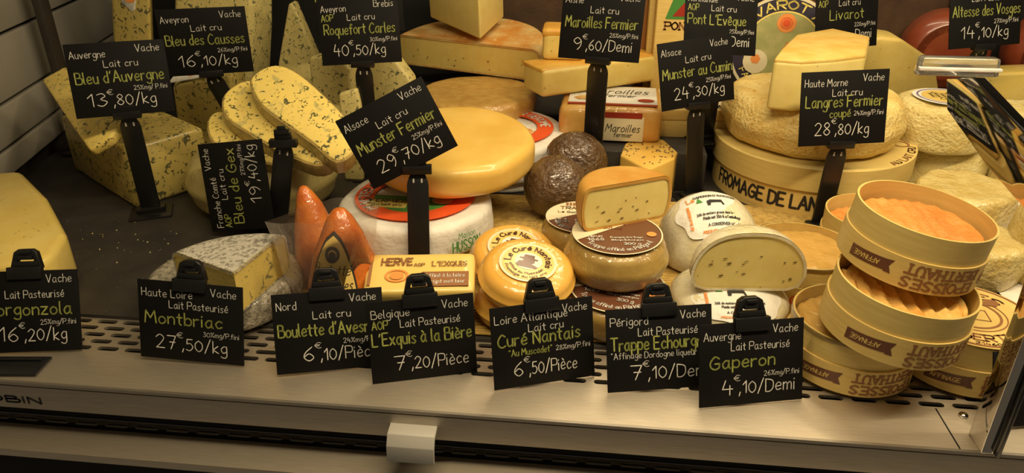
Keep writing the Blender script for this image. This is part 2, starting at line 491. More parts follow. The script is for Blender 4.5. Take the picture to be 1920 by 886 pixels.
# ------------------------------------------------------------------ the setting
ct = thing('display_counter', 'refrigerated stainless steel display counter with black deck and slotted front ledge', 'counter')
obj('deck', box(-1.0, 1.3, .606, 1.45, -.03, .004, .001), 'deck', ct)
obj('riser', box(-.035, .165, 1.0, 1.45, .004, .06, .002), 'deck', ct)
obj('riser', box(.167, 1.3, 1.19, 1.45, .004, .06, .002), 'deck', ct)
obj('riser', box(-.60, -.04, 1.155, 1.45, .004, .06, .002), 'deck', ct)
def slot_cell(x, y, px, py, L, W, z, dz):
    pts = []
    n = 6
    for i in range(n + 1): a = -math.pi / 2 + math.pi * i / n; pts.append((L / 2 - W / 2 + W / 2 * math.cos(a), W / 2 * math.sin(a)))
    for i in range(n + 1): a = math.pi / 2 + math.pi * i / n; pts.append((-L / 2 + W / 2 + W / 2 * math.cos(a), W / 2 * math.sin(a)))
    vs, out = [], []
    for a, b in pts:
        s = max(abs(a) / (px / 2), abs(b) / (py / 2))
        out.append((max(-px / 2, min(px / 2, a / s)), max(-py / 2, min(py / 2, b / s))))
    m = len(pts)
    vs = [V((x + a, y + b, z)) for a, b in out] + [V((x + a, y + b, z)) for a, b in pts] + [V((x + a, y + b, z - dz)) for a, b in pts]
    cor = []
    fs = []
    for i in range(m):
        j = (i + 1) % m
        fs.append((i, j, m + j, m + i)); fs.append((m + i, m + j, 2 * m + j, 2 * m + i))
        if abs(out[i][0] - out[j][0]) > 1e-6 and abs(out[i][1] - out[j][1]) > 1e-6:
            cx = out[i][0] if abs(abs(out[i][0]) - px / 2) < 1e-6 else out[j][0]
            cy = out[i][1] if abs(abs(out[i][1]) - py / 2) < 1e-6 else out[j][1]
            k = len(vs); vs.append(V((x + cx, y + cy, z))); fs.append((i, k, j))
    return vs, fs
cells = []
px, py = .0285, .0112
for r in range(5):
    for i in range(80):
        cells.append(slot_cell(-1.0 + px * (i + (.5 if r % 2 else 0)), .606 - py * (r + .5), px, py, .0218, .0064, 0, .003))
cells.append(([V((-1.02, .498, 0)), V((1.3, .498, 0)), V((1.3, .550, 0)), V((-1.02, .550, 0))], [(0, 1, 2, 3)]))
obj('grille_plate', mesh(*join(*cells), smooth=False), 'steel', ct)
obj('air_duct', box(-1.0, 1.3, .52, .605, -.05, -.022, 0), 'black_void', ct)
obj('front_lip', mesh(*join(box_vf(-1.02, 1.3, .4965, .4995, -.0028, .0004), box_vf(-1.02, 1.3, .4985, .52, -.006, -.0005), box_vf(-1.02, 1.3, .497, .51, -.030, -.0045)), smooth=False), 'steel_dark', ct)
obj('lower_shelf', mesh(*join(*[slot_cell(-1.0 + .031 * i, .518, .031, .02, .024, .0045, -.06, .003) for i in range(75)],
    ([V((-1.02, .474, -.06)), V((1.3, .474, -.06)), V((1.3, .508, -.06)), V((-1.02, .508, -.06))], [(0, 1, 2, 3)]),
    ([V((-1.02, .528, -.06)), V((1.3, .528, -.06)), V((1.3, .64, -.06)), V((-1.02, .64, -.06))], [(0, 1, 2, 3)]),
    box_vf(-1.02, 1.3, .474, .478, -.068, -.0602)), smooth=False), 'steel', ct)
obj('shade_panel', box(-1.0, 1.3, .5215, .536, -.0598, -.0305, 0), 'black_void', ct)  # black panel added to make the shelf strip under the lip read as shade
obj('base_panel', box(-1.0, 1.3, .50, .53, -.7, -.0685, 0), 'black_void', ct)
q = PY(776, 822, .494)
br = [V((0, 0, .010)), V((0, -.012, .008)), V((0, -.016, .000)), V((0, -.018, -.012)), V((0, -.021, -.0125)), V((0, -.019, .003)), V((0, -.013, .012)), V((0, 0, .014))]
obj('lip_bracket', solid([V((q.x - .021, .498, q.z)) + b for b in br], (.042, 0, 0), .0006, 2), 'grey_plastic', ct)
q = PY(-22, 745, .4966)
obj('lettering', mesh(*text_vf('OBIN', 0, .052, 0, .0068, .0008, lambda x, y: V((q.x + x, .4966, q.z - .003 + y))), smooth=False), 'black_void', ct)
obj('seam', mesh(*box_vf(.312, .3132, .4985, .55, 0, .0003), smooth=False), 'black_void', ct)
sb = P(1806, 779)
obj('screw', mesh(*revolve(prof_dome(.004, .003, .001, 5), seg=16)), 'mirror', ct, (sb.x, sb.y, 0))

# left end wall of panels
wa, wb = P(0, 400), P(125, 287)
wd = (wb - wa).normalized(); wn = V((wd.y, -wd.x, 0))
wl = bpy.data.objects.new('wall_left', mesh(*join(([wa - wd * .5 - wn * .02 + V((0, 0, z)) for z in (0.004, .8)] + [wa + wd * .62 - wn * .02 + V((0, 0, z)) for z in (.8, .004)], [(0, 1, 2, 3)])), smooth=False))
wl.data.materials.append(MATS['wall_dark']); COL.objects.link(wl); wl['kind'] = 'structure'
def wz(x, y):
    d = ray(x, y); return (_C + d * ((wa - _C).dot(wn) / d.dot(wn))).z
zs = [.03, wz(0, 290), wz(0, 200), wz(0, 66), wz(0, 66) + .09, .75]
for i in range(len(zs) - 1):
    a, b = zs[i] + .0025, zs[i + 1] - .0025
    pts = [wa - wd * .45 + V((0, 0, a)), wa + wd * .6 + V((0, 0, a)), wa + wd * .6 + V((0, 0, b)), wa - wd * .45 + V((0, 0, b))]
    obj('panel', solid(pts, -wn * .012, .002, 2), 'wall', wl)
o = thing('case_post', 'dark upright metal strip in front of the grey end wall panels', 'post', PN(100, 150, wa + wn * .02, wn))
o.location.z = .004
zz = o.location
obj('strip', solid([V((0, 0, 0)), wd * .03, wd * .03 + V((0, 0, .6)), V((0, 0, .6))], wn * .012, .001, 2), 'wall_dark', o)
obj('base_flange', box(-.012, .03, -.012, .03, 0, .006), 'wall_dark', o)
wbk = bpy.data.objects.new('wall_back', mesh(*box_vf(-1.3, 1.5, 1.45, 1.48, -.7, 1.0), smooth=False))
wbk.data.materials.append(MATS['black_void']); COL.objects.link(wbk); wbk['kind'] = 'structure'

# straw mat
sm = thing('straw_mat', 'reed mat of thin straw stalks under the cheeses', 'mat', (0, 0, .004))
vs = []
for i in range(66):
    y = .612 + i * .0052; x0 = -.31 + random.uniform(-.006, .006); x1 = .40 + random.uniform(-.006, .006)
    rr = random.uniform(.0017, .0023); zz = .0022 + random.uniform(0, .0006)
    ring = [(rr * math.cos(k * math.pi / 3), rr * math.sin(k * math.pi / 3)) for k in range(6)]
    a = [V((x, y + c[0], zz + c[1])) for x in (x0, x1) for c in ring]
    vs.append((a, [(k, (k + 1) % 6, 6 + (k + 1) % 6, 6 + k) for k in range(6)] + [tuple(range(6)), tuple(range(6, 12))]))
r_ = obj('reeds', mesh(*join(*vs)), 'straw', sm); r_['kind'] = 'stuff'
for x in (-.28, -.06, .16, .37): obj('binding_thread', box(x, x + .0015, .612, .952, .0038, .0050, 0), 'straw', sm)
ZD, ZM = .004, .0085   # on the bare deck / on the mat

# ------------------------------------------------------------------ polished bracket at the right
ub = thing('glass_support', 'mirror polished steel bracket rising from the ledge and bending back over the cheeses', 'bracket', (.327, .5, 0))
out = [(-.004, 0), (.020, 0), (.018, .12), (.020, .165), (.04, .193), (.119, .203), (.207, .221), (.224, .246), (.175, .260), (.078, .244), (.02, .236), (-.004, .20)]
obj('bent_bar', solid([V((0, a, b)) for a, b in out], (.010, 0, 0), .0012, 2), 'mirror', ub)
obj('rubber_seal', solid([V((.0101, a - .004, b)) for a, b in ((-.004, 0), (.004, 0), (.004, .2), (-.004, .2))], (.003, 0, 0), .0005, 1), 'plastic', ub)
q = PN(1800, 128, V((.327, .72, .25)), V((0, 1, 0)))
obj('glass_clip', solid([V((q.x - .327 - .036, q.y - .5, q.z - .008)), V((q.x - .327 + .036, q.y - .5, q.z - .008)), V((q.x - .327 + .034, q.y - .5, q.z + .009)), V((q.x - .327 - .034, q.y - .5, q.z + .009))], (0, .012, 0), .002, 2), 'acrylic', ub)
obj('clip_rib', box(q.x - .327 - .036, q.x - .327 + .036, q.y - .503, q.y - .498, q.z - .0025, q.z + .0005, .0005), 'paper', ub)

# ------------------------------------------------------------------ price tags
CARD = {
'gorgonzola': ((-.531, .556, .038), 10.2, 23.7, 0, .0975, .0787),
'auvergne': ((-.574, .845, .187), 25.1, 16.4, .5, .1111, .0878),
'causses': ((-.520, .965, .207), 23.9, .3, .6, .1120, .0879),
'roquefort': ((-.317, 1.002, .218), 8.8, 16.1, -2.3, .1082, .0869),
'roquefort2': ((-.359, 1.139, .238), 13.8, 16, -1.7, .133, .102),
'gex': ((-.426, .801, .070), -5.8, 14.7, -98.6, .1084, .0868),
'munster': ((-.207, .753, .162), 9.3, 11.6, -26.3, .1048, .0834),
'montbriac': ((-.363, .552, .040), -.4, 15.4, 1.4, .1027, .0766),
'boulette': ((-.231, .557, .037), 16.6, 20.8, 1.0, .0998, .0748),
'exquis': ((-.142, .553, .038), 17.3, 13.2, .3, .0966, .0777),
'cure': ((-.032, .556, .039), 20.1, 14.7, .3, .0951, .0768),
'trappe': ((.072, .562, .037), 12, 21.7, -.3, .0968, .0751),
'gaperon': ((.150, .549, .037), 13.7, 17.8, 0, .0945, .0745),
'maroilles': ((.008, .964, .240), -15.6, 15.3, -1.3, .1057, .0858),
'cumin': ((.133, .971, .182), 22.3, 12.3, -4.2, .1049, .0848),
'pont': ((.169, 1.052, .230), 16.4, 20.8, 4.9, .1035, .0846),
'livarot': ((.366, 1.165, .221), 24.5, 12.9, -.5, .1098, .0912),
'langres': ((.300, .901, .162), 9.7, 13, -1.7, .1062, .0872),
'altesse': ((.534, 1.120, .238), 16.4, 16.2, -2, .1108, .0919),
'bou': ((.384, .546, .033), 13.3, 22.6, .7, .0807, .0645)}
def std(region, milk, name, fat, price, kind='Vache', aop=None, nu=(-.44, .44), extra=None, price_u=(-.25, .38), nv=-.04, nh=.17):
    if price is None: price = '€'
    t = [(region, 'w', -.46, -.46 + .044 * len(region), .30, .11), (kind, 'w', .20, .44, .35, .11), (milk, 'w', -.14 if len(milk) < 10 else -.20, .20 if len(milk) < 10 else .36, .165, .105)]
    t = [q for q in t if q[0]]
    if aop: t.append((aop, 'g', -.46, -.32, .165, .11))
    t.append((name, 'g', nu[0], nu[1], nv, nh))
    if fat: t.append((fat, 'w', .12, .46, nv - .125, .07))
    a, b = price.split('€')
    if not a: return t + (extra or [])
    u0, u1 = price_u; k = u0 + (u1 - u0) * len(a) * .14
    t += [(a, 'w', u0, k, -.36, .20), ('€', 'w', k + .01, k + .07, -.21, .085), (b, 'w', k + .06, u1, -.36, .17)]
    return t + (extra or [])
TXT = {
'gorgonzola': std('', 'Lait Pasteurisé', 'Gorgonzola', '25%mg/P.fini', '16€,20/kg', price_u=(-.28, .36), nu=(-.4, .42)),
'auvergne': std('Auvergne', 'Lait cru', "Bleu d'Auvergne", '25%mg/ P.fini', '13€,80/kg', price_u=(-.36, .32)),
'causses': std('Aveyron', 'Lait cru', 'Bleu des Causses', '26%mg/P.fini', '16€,10/kg', price_u=(-.34, .32)),
'roquefort': std('Aveyron', 'Lait cru', 'Roquefort Carles', '30%mg/P.fini', '40€,50/kg', kind='Brebis', aop='AOP', price_u=(-.34, .30)),
'roquefort2': [('R', 'g', -.47, -.37, -.02, .18)],
'gex': std('Franche Comté', 'Lait cru', 'Bleu de Gex', '27%mg/P.fini', '19€,40/kg', aop='AOP', price_u=(-.2, .44), nu=(-.42, .42)),
'munster': std('Alsace', 'Lait cru', 'Munster Fermier', '25%mg/P.fini', '29€,70/kg', price_u=(-.34, .36)),
'montbriac': std('Haute Loire', 'Lait Pasteurisé', 'Montbriac', '30%mg/P.fini', '27€,50/kg', nu=(-.44, .30), price_u=(-.34, .34)),
'boulette': std('Nord', 'Lait cru', "Boulette d'Avesnes", '24%mg/P.fini', '6€,10/Pièce', price_u=(-.25, .42), nu=(-.46, .47)),
'exquis': std('Belgique', 'Lait Pasteurisé', "L'Exquis à la Bière", None, '7€,20/Pièce', aop='AOP', price_u=(-.28, .42), nu=(-.47, .46)),
'cure': std('Loire Atlantique', 'Lait cru', 'Curé Nantais', '28%mg/P.fini', '6€,50/Pièce', nu=(-.44, .36), price_u=(-.30, .32), nv=.02, extra=[('"Au Muscadet"', 'g', -.34, .08, -.11, .09)]),
'trappe': std('Périgord', 'Lait Pasteurisé', 'Trappe Echourgnac', None, '7€,10/Demi', nu=(-.46, .52), price_u=(-.28, .46), nv=.0, extra=[('"Affinage Dordogne liqueur de', 'w', -.46, .44, -.10, .085)]),
'gaperon': std('Auvergne', 'Lait Pasteurisé', 'Gaperon', '26%mg/P.fini', '4€,10/Demi', nu=(-.40, .22), price_u=(-.28, .42)),
'maroilles': std('Aisne', 'Lait cru', 'Maroilles Fermier', '28%mg/P.fini', '9€,60/Demi', price_u=(-.32, .40)),
'cumin': std('Alsace', 'Lait cru', 'Munster au Cumin', '25%mg/P.fini', '24€,30/kg', nu=(-.46, .48), price_u=(-.32, .36)),
'pont': std('Normandie', 'Lait cru', "Pont L'Evêque", '25%mg/P.fini', None, aop='AOP', nu=(-.46, .34), extra=[('Demi', 'w', .14, .40, -.36, .17)]),
'livarot': std('Normandie', 'Lait cru', 'Livarot', '22%mg/P.fini', None, aop='AOP', nu=(-.28, .26), extra=[('Demi', 'w', .14, .40, -.36, .17)]),
'langres': std('Haute Marne', 'Lait cru', 'Langres Fermier', '24%mg/P.fini', '28€,80/kg', price_u=(-.32, .30), nv=.02, extra=[('coupé', 'g', -.16, .08, -.12, .12)]),
'altesse': std('', 'Lait Pasteurisé', 'Altesse des Vosges', '27%mg/P.fini', '14€,10/kg', nu=(-.46, .48), price_u=(-.34, .32)),
'bou': [('Bou', 'w', -.44, -.1, .28, .13)]}
def add_card(t, key, base):
    c, yaw, tilt, roll, cw, ch = CARD[key]
    M = MX.Rotation(RAD(yaw), 4, 'Z') @ MX.Rotation(RAD(-tilt), 4, 'X') @ MX.Rotation(RAD(roll), 4, 'Y')
    M.translation = V(c) - base
    o = obj('card', box(-cw / 2, cw / 2, -.0008, .0008, -ch / 2, ch / 2, .0003), 'card', t)
    o.matrix_local = M
    for colr, nm, hw in (('w', 'chalk', .00036), ('g', 'chalk_green', .00055)):
        parts = [text_vf(s, u0 * cw, u1 * cw, v * ch, h * ch * .9, hw * (1.25 if h > .15 else .9 if h > .09 else .65), lambda x, y: V((x, -.0011, y)), jit=.35) for s, k, u0, u1, v, h in TXT[key] if k == colr]
        if parts: obj('lettering', mesh(*join(*parts), smooth=False), nm, o)
    return M, cw, ch
def post_mesh(p0, p1, wd):
    """flat post from p0 (foot) to p1 (head) with rounded shoulders and two little windows"""
    L = (p1 - p0).length
    a, b = wd / 2, wd * .34
    outl = [V((-a, 0, 0)), V((a, 0, 0)), V((a, 0, L - .014)), V((a * .93, 0, L - .009)), V((b, 0, L - .001)), V((-b, 0, L - .001)), V((-a * .93, 0, L - .009)), V((-a, 0, L - .014))]
    me = solid(outl, (0, .004, 0), .0008, 2)
    return me, (p1 - p0).to_track_quat('Z', 'Y')
def tall_tag(key, label, foot, z0, top=None, card=True, wd=.024):
    base = V((foot[0], foot[1], z0))
    t = thing('price_tag', label, 'price tag', base, group='price tags on tall posts')
    c, yaw, tilt, roll, cw, ch = CARD[key]
    if card:
        M, cw, ch = add_card(t, key, base)
        e = M @ V((0, .003, -ch / 2 - (.003 if abs(roll) > 20 else 0)))
    else: e = top - base
    yq = MX.Rotation(RAD(yaw if card else 8), 4, 'Z')
    head = e - V((0, 0, .004))
    me, q = post_mesh(V((0, 0, .002)), head, wd)
    p = obj('post', me, 'plastic', t, (0, 0, .002))
    d = head - V((0, 0, .002))
    zax = d.normalized(); xax = (yq @ V((1, 0, 0))); yax = zax.cross(xax).normalized(); xax = yax.cross(zax)
    p.matrix_local = MX.Translation((0, 0, .002)) @ MX((xax, yax, zax)).transposed().to_4x4()
    L = d.length
    for s in (-1, 1): obj('window', box(s * .0045 - .0009, s * .0045 + .0009, -.0003, .0001, L - .011, L - .006, 0), 'grey_plastic', p)
    cl = obj('clip_bar', bevel_mesh(*join(box_vf(-.016, .016, -.006, .004, -.004, .005), box_vf(-.010, .010, -.001, .004, .005, .012)), .0006), 'plastic', t)
    cl.matrix_local = MX.Translation(e) @ yq
    if not card:
        k = obj('hinge_knob', bevel_mesh(*join(box_vf(-.009, .009, -.004, .004, .012, .017), box_vf(-.005, .005, -.003, .003, .017, .021)), .0008), 'plastic', t)
        k.matrix_local = MX.Translation(e) @ yq
    bp = obj('base_plate', box(-.026, .026, -.024, .020, 0, .0025, .001), 'plastic', t)
    bp.rotation_euler.z = RAD(yaw if card else 8)
    f = obj('foot_bar', box(-.018, .018, -.006, .008, .0025, .009, .001), 'plastic', t)
    f.rotation_euler.z = RAD(yaw if card else 8)
    return t
def front_tag(key, label):
    c, yaw, tilt, roll, cw, ch = CARD[key]
    base = V((c[0], c[1], 0))
    t = thing('price_tag', label, 'price tag', base, group='price tags leaning on the ledge')
    M, cw, ch = add_card(t, key, base)
    h = ch / 2
    vf = join(box_vf(-.016, .016, -.0035, .003, h - .008, h + .004), box_vf(-.012, .012, -.001, .006, h + .004, h + .009))
    o = obj('clip', bevel_mesh(*vf, .0007), 'plastic', t); o.matrix_local = M
    ar = [(-.0145, h + .002), (-.0105, h + .018), (-.006, h + .021), (.006, h + .021), (.0105, h + .018), (.0145, h + .002), (.010, h + .002), (.0065, h + .014), (-.0065, h + .014), (-.010, h + .002)]
    a = obj('spring_arch', solid([V((x, .001, z)) for x, z in ar], (0, .007, 0), .0006, 2), 'plastic', t); a.matrix_local = M
    k = obj('spring_roll', bevel_mesh(*join(box_vf(-.0065, .0065, .000, .006, h + .0105, h + .0145), box_vf(-.005, .005, -.002, .003, h + .0165, h + .019)), .0006), 'plastic', t); k.matrix_local = M
    # easel leg behind and the flat foot below
    e = M @ V((0, .004, h - .002)); r = V((e.x + .01 * math.sin(-RAD(yaw)), e.y + .024, .001))
    ws = MX.Rotation(RAD(yaw), 3, 'Z') @ V((.012, 0, 0))
    obj('easel_leg', solid([e - ws, e + ws, r + ws * 1.3, r - ws * 1.3], (0, .0015, 0), .0003, 1), 'plastic', t)
    return t
front_tag('gorgonzola', 'black price card reading Gorgonzola clipped up before the pale cut block')
front_tag('montbriac', 'black price card reading Montbriac 27,50 per kilo')
front_tag('boulette', "black price card reading Boulette d'Avesnes 6,10 each")
front_tag('exquis', "black price card reading L'Exquis a la Biere 7,20 each")
front_tag('cure', 'black price card reading Curé Nantais 6,50 each')
front_tag('trappe', 'black price card reading Trappe Echourgnac 7,10 per half')
front_tag('gaperon', 'black price card reading Gaperon 4,10 per half')
front_tag('bou', 'black price card starting Bou half hidden by the polished bracket')
f = P(285, 398, ZD)
tall_tag('auvergne', "black price card reading Bleu d'Auvergne on a tall post", f, ZD)
tall_tag('causses', 'black price card reading Bleu des Causses on a tall post', (-.500, 1.035), ZD)
tall_tag('roquefort', 'black price card reading Roquefort Carles 40,50 on a tall post', (-.318, 1.005), ZD)
tall_tag('roquefort2', 'black price card with a green R showing past the Roquefort Carles card', (-.352, 1.17), .06)
tall_tag('munster', 'black price card reading Munster Fermier tipped askew on its post', (-.183, .716), ZM)
tall_tag('maroilles', 'black price card reading Maroilles Fermier on a tall post', (.004, .998), ZD, wd=.027)
tall_tag('cumin', 'black price card reading Munster au Cumin on a tall post', (.149, .975), ZD)
tall_tag('pont', "black price card reading Pont L'Evêque behind the cumin card", P(1322, 262, .06), .06)
tall_tag('livarot', 'black price card reading Livarot behind the great pale wheel', (.362, 1.215), .06)
tall_tag('langres', 'black price card reading Langres Fermier coupé on a tall post', (.300, .896), ZD)
tall_tag('altesse', 'black price card reading Altesse des Vosges among the brick red wheels', (.565, 1.205), .06)
gp = tall_tag('gex', 'bare black tag post with an empty clip behind the sideways card', (-.385, .80), ZD, top=PY(532, 268, .80), card=False)
gp['category'] = 'tag post'; del gp['group']
c = V(CARD['gex'][0]); t = thing('price_tag', 'black price card reading Bleu de Gex turned on its side', 'price tag', V((c.x, c.y, ZD)), group='price tags leaning on the ledge')
add_card(t, 'gex', V((c.x, c.y, ZD)))

# ------------------------------------------------------------------ cheese makers
def poly(px_pts, z=None, pt=None, n=None): return [P(x, y, z) for x, y in px_pts] if z is not None else [PN(x, y, pt, n) for x, y in px_pts]
def slab(name, label, cat, pts, ext, material, b=.004, group=None, smooth_n=0, rind=None, rind_t=.0012, rind_side=False):
    """solid cut from an outline; the thing's origin is at its lowest point"""
    if smooth_n: pts = catmull(pts, smooth_n)
    ext = V(ext)
    cen = sum(pts, V((0, 0, 0))) / len(pts)
    lo = min(min(p.z for p in pts), min((p + ext).z for p in pts))
    base = V((cen.x, cen.y, lo))
    t = thing(name, label, cat, base, group=group)
    pts = [p - base for p in pts]
    obj('paste', solid(pts, ext, b), material, t)
    if rind:
        c0 = sum(pts, V((0, 0, 0))) / len(pts); nrm = -ext.normalized()
        if rind_side:
            c1 = c0 + ext * .5
            m_ = len(pts); nn = ext.normalized()
            tn = [(pts[(i + 1) % m_] - pts[i - 1]).cross(nn).normalized() for i in range(m_)]
            sg = 1 if sum(tn[i].dot(pts[i] - c0) for i in range(m_)) > 0 else -1
            q = [p + t_ * (.0016 * sg) + ext * .12 for p, t_ in zip(pts, tn)]
            obj('rind', solid(q, ext * .92, .001), rind, t)
        else:
            q = [c0 + (p - c0) * .985 + nrm * rind_t for p in pts]
            obj('rind', solid(q, ext.normalized() * (rind_t * 2.5), min(b, rind_t * .9), 2), rind, t)
    return t
def wheel(name, label, R, h, b, material, loc, rot=(0, 0, 0), cat='cheese', group=None, amp=.0012, fr=25, seed=0, bulge=0, part='rind'):
    t = thing(name, label, cat, loc, rot, group)
    obj(part, mesh(*revolve(prof_round(R, h, b, bulge=bulge), amp=amp, fr=fr, seed=seed)), material, t)
    return t
def half(name, label, R, h, b, a, bb, paste, rind, z, group=None, prof=None, amp=.0003, seed=0, span=180, cat='cheese', bulge=0, holes=14):
    """half wheel with its cut face on the line a-bb"""
    c = (a + bb) / 2; d = bb - a
    t = thing(name, label, cat, (c.x, c.y, z), (0, 0, math.atan2(d.y, d.x)), group)
    cut_cheese(t, prof or prof_round(R, h, b, bulge=bulge), 0, span, paste, rind, amp=amp, fr=25, seed=seed)
    hv = []; rg = random.Random(seed); hR = (bb - a).length / 2
    for i in range(holes):
        x, z = rg.uniform(-.8, .8) * hR, h * rg.uniform(.14, .62); ex, ez = rg.uniform(.0008, .0026), rg.uniform(.0004, .0011)
        hv.append(([V((x + ex * math.cos(k * .785), -.0007, z + ez * math.sin(k * .785) + .25 * ex * math.cos(k * .785))) for k in range(8)], [tuple(range(8))]))
    if hv: obj('small_eyes', mesh(*join(*hv), smooth=False), 'eye', t)['kind'] = 'stuff'
    return t

# --- left: blue cheeses
slab('cheese_block', 'pale yellow blue-veined block in cling film beside the end wall', 'cheese', poly([(-85, 335), (-20, 322), (40, 318), (88, 366), (125, 435), (100, 474), (66, 498), (-70, 502)], .066), (0, 0, -.062), 'paste_gorgonzola', .009)
A, B, L_ = P(256, 392, ZD), P(402, 345, ZD), P(140, 318, ZD)
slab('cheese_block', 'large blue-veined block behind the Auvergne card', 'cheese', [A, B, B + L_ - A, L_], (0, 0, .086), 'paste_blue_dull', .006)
n = V((-.25, -.55, .80)).normalized()
pp = P(170, 225, .102)
slab('cheese_wedge', 'yellow blue-veined slice lying tilted over the large veined block', 'cheese', poly([(76, 149), (120, 124), (200, 140), (240, 190), (232, 225), (205, 258), (166, 281), (120, 215)], pt=P(166, 281, .101), n=n), -n * .015, 'paste_blue', .004)
n = V((0, -1, 0))
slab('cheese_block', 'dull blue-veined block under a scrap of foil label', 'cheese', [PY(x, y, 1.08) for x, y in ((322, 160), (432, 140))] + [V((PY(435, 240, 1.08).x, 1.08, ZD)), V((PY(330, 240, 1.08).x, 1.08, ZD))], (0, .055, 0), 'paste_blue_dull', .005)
q = PY(345, 150, 1.09)
t = thing('foil_label', 'white and gold foil label lying on the dull veined block', 'label', q + V((.01, .012, .006)), (RAD(12), RAD(-10), .1))
obj('sheet', box(-.034, .034, -.018, .02, 0, .0012, .0003), 'paper', t)
obj('gold_edge', box(.018, .05, -.02, .022, .0008, .003, .0006), 'rind_orange', t)
obj('emblem', mesh(*disc_vf(.008, .0016, 24), smooth=False), 'ink_orange', t)
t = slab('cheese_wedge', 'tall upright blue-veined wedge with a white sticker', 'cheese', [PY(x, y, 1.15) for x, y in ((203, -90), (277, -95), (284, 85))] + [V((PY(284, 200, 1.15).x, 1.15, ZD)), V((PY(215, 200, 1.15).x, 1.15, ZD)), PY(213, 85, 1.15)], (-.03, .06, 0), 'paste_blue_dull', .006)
q = [PY(x, y, 1.1485) - t.location for x, y in ((222, -40), (258, -40), (253, 18), (248, 23), (228, 5))]
obj('sticker', solid(q, (0, .001, 0), .0002, 1), 'paper', t)
q = PY(243, -2, 1.1478) - t.location
obj('sticker_seal', mesh([q + V((.009 * math.cos(k * .35), 0, .006 * math.sin(k * .35))) for k in range(18)], [tuple(range(18))[::-1]], smooth=False), 'ink_orange', t)
slab('round_cheese', 'mottled cream cheese standing behind the Causses card', 'cheese', [PY(x, y, 1.22) for x, y in ((325, -90), (470, -95), (473, 60))] + [V((PY(473, 200, 1.22).x, 1.22, .06)), V((PY(328, 200, 1.22).x, 1.22, .06))], (.01, .07, 0), 'paste_roquefort', .01)
slab('cheese_wedge', 'tall pointed Roquefort wedge on its end', 'cheese', [PY(541, 7, 1.175), PY(549, 7, 1.175), PY(597, 120, 1.175), V((PY(606, 195, 1.175).x, 1.175, .06)), V((PY(515, 195, 1.175).x, 1.175, .06)), PY(522, 118, 1.175)], (-.003, .03, 0), 'paste_roquefort', .003)
slab('cheese_block', 'crumbly Roquefort block next to the post of its card', 'cheese', [PY(577, 108, 1.06), PY(628, 99, 1.06), PY(655, 128, 1.06), V((PY(664, 250, 1.06).x, 1.06, ZD)), V((PY(592, 250, 1.06).x, 1.06, ZD))], (.01, .045, 0), 'paste_roquefort', .005)
slab('cheese_block', 'yellowish veined Roquefort piece half hidden behind its card', 'cheese', [PY(672, 112, 1.08), PY(742, 112, 1.08), PY(772, 152, 1.08), V((PY(775, 240, 1.08).x, 1.08, ZD)), V((PY(672, 240, 1.08).x, 1.08, ZD))], (0, .035, 0), 'paste_roquefort', .006)
slab('cheese_block', 'small crumbly Roquefort end in front of the card post', 'cheese', [PY(634, 176, .985), PY(668, 166, .985), PY(676, 200, .985), V((PY(676, 290, .985).x, .985, ZD)), V((PY(640, 290, .985).x, .985, ZD))], (0, .012, 0), 'paste_roquefort', .004)
# Bleu de Gex
q = PY(494, 320, .912)
gx = wheel('round_cheese', 'wrapped greyish wheel lying under the leaning veined slices', .097, .074, .026, 'rind_grey', (q.x, .912, ZD), seed=3, bulge=.004)
n = V((.12, -.45, .88)).normalized()
for k, (lb, pts, dz) in enumerate((
    ('lowest of three veined half slices, mostly hidden', [(390, 226), (408, 208), (440, 218), (500, 262), (545, 296), (520, 306), (440, 288), (398, 262)], .079),
    ('middle veined half slice with grey rind under the top slice', [(417, 190), (428, 168), (462, 150), (500, 160), (560, 215), (612, 270), (622, 296), (590, 306), (530, 282), (465, 246), (425, 218)], .100),
    ('top veined half slice leaning on two others', [(470, 156), (478, 138), (500, 125), (526, 122), (560, 138), (600, 172), (640, 212), (656, 244), (662, 280), (630, 300), (590, 268), (540, 232), (492, 196)], .130))):
    slab('cheese_slice', lb, 'cheese', poly(pts, pt=P(545, 304, .090) + n * (.024 * k), n=n), -n * .0225, 'paste_blue', .003, 'Bleu de Gex slices', 3, rind='rind_gex', rind_side=True)

# --- Montbriac
q = P(418, 512, .036)
t = wheel('round_cheese', 'ash grey wrapped wheel under the cut ashy wedge', .080, .034, .012, 'ash_dark_rind', (q.x, q.y, ZD), seed=5)
obj('purple_stamp', mesh(*mapped(text_vf('I', 0, .004, 0, .02, .003, flat(0)), lambda v: V((-.0845 + .004, v.x - .02, .008 + v.y))), smooth=False), 'ink_purple', t)
ap, l_, r_ = P(438, 514, .08), P(316, 470, .08), P(527, 444, .08)
a0, a1 = math.atan2(r_.y - ap.y, r_.x - ap.x), math.atan2(l_.y - ap.y, l_.x - ap.x)
Rm = ((r_ - ap).length + (l_ - ap).length) / 2
t = thing('cheese_wedge', 'cut wedge with ash speckled rind resting on the grey wheel', 'cheese', (ap.x, ap.y, .0385), (0, 0, a0))
cut_cheese(t, prof_round(Rm, .043, .008), 0, math.degrees(a1 - a0), 'paste_montbriac', 'ash_rind', amp=.0005, fr=30, seed=2, thick=.0012)

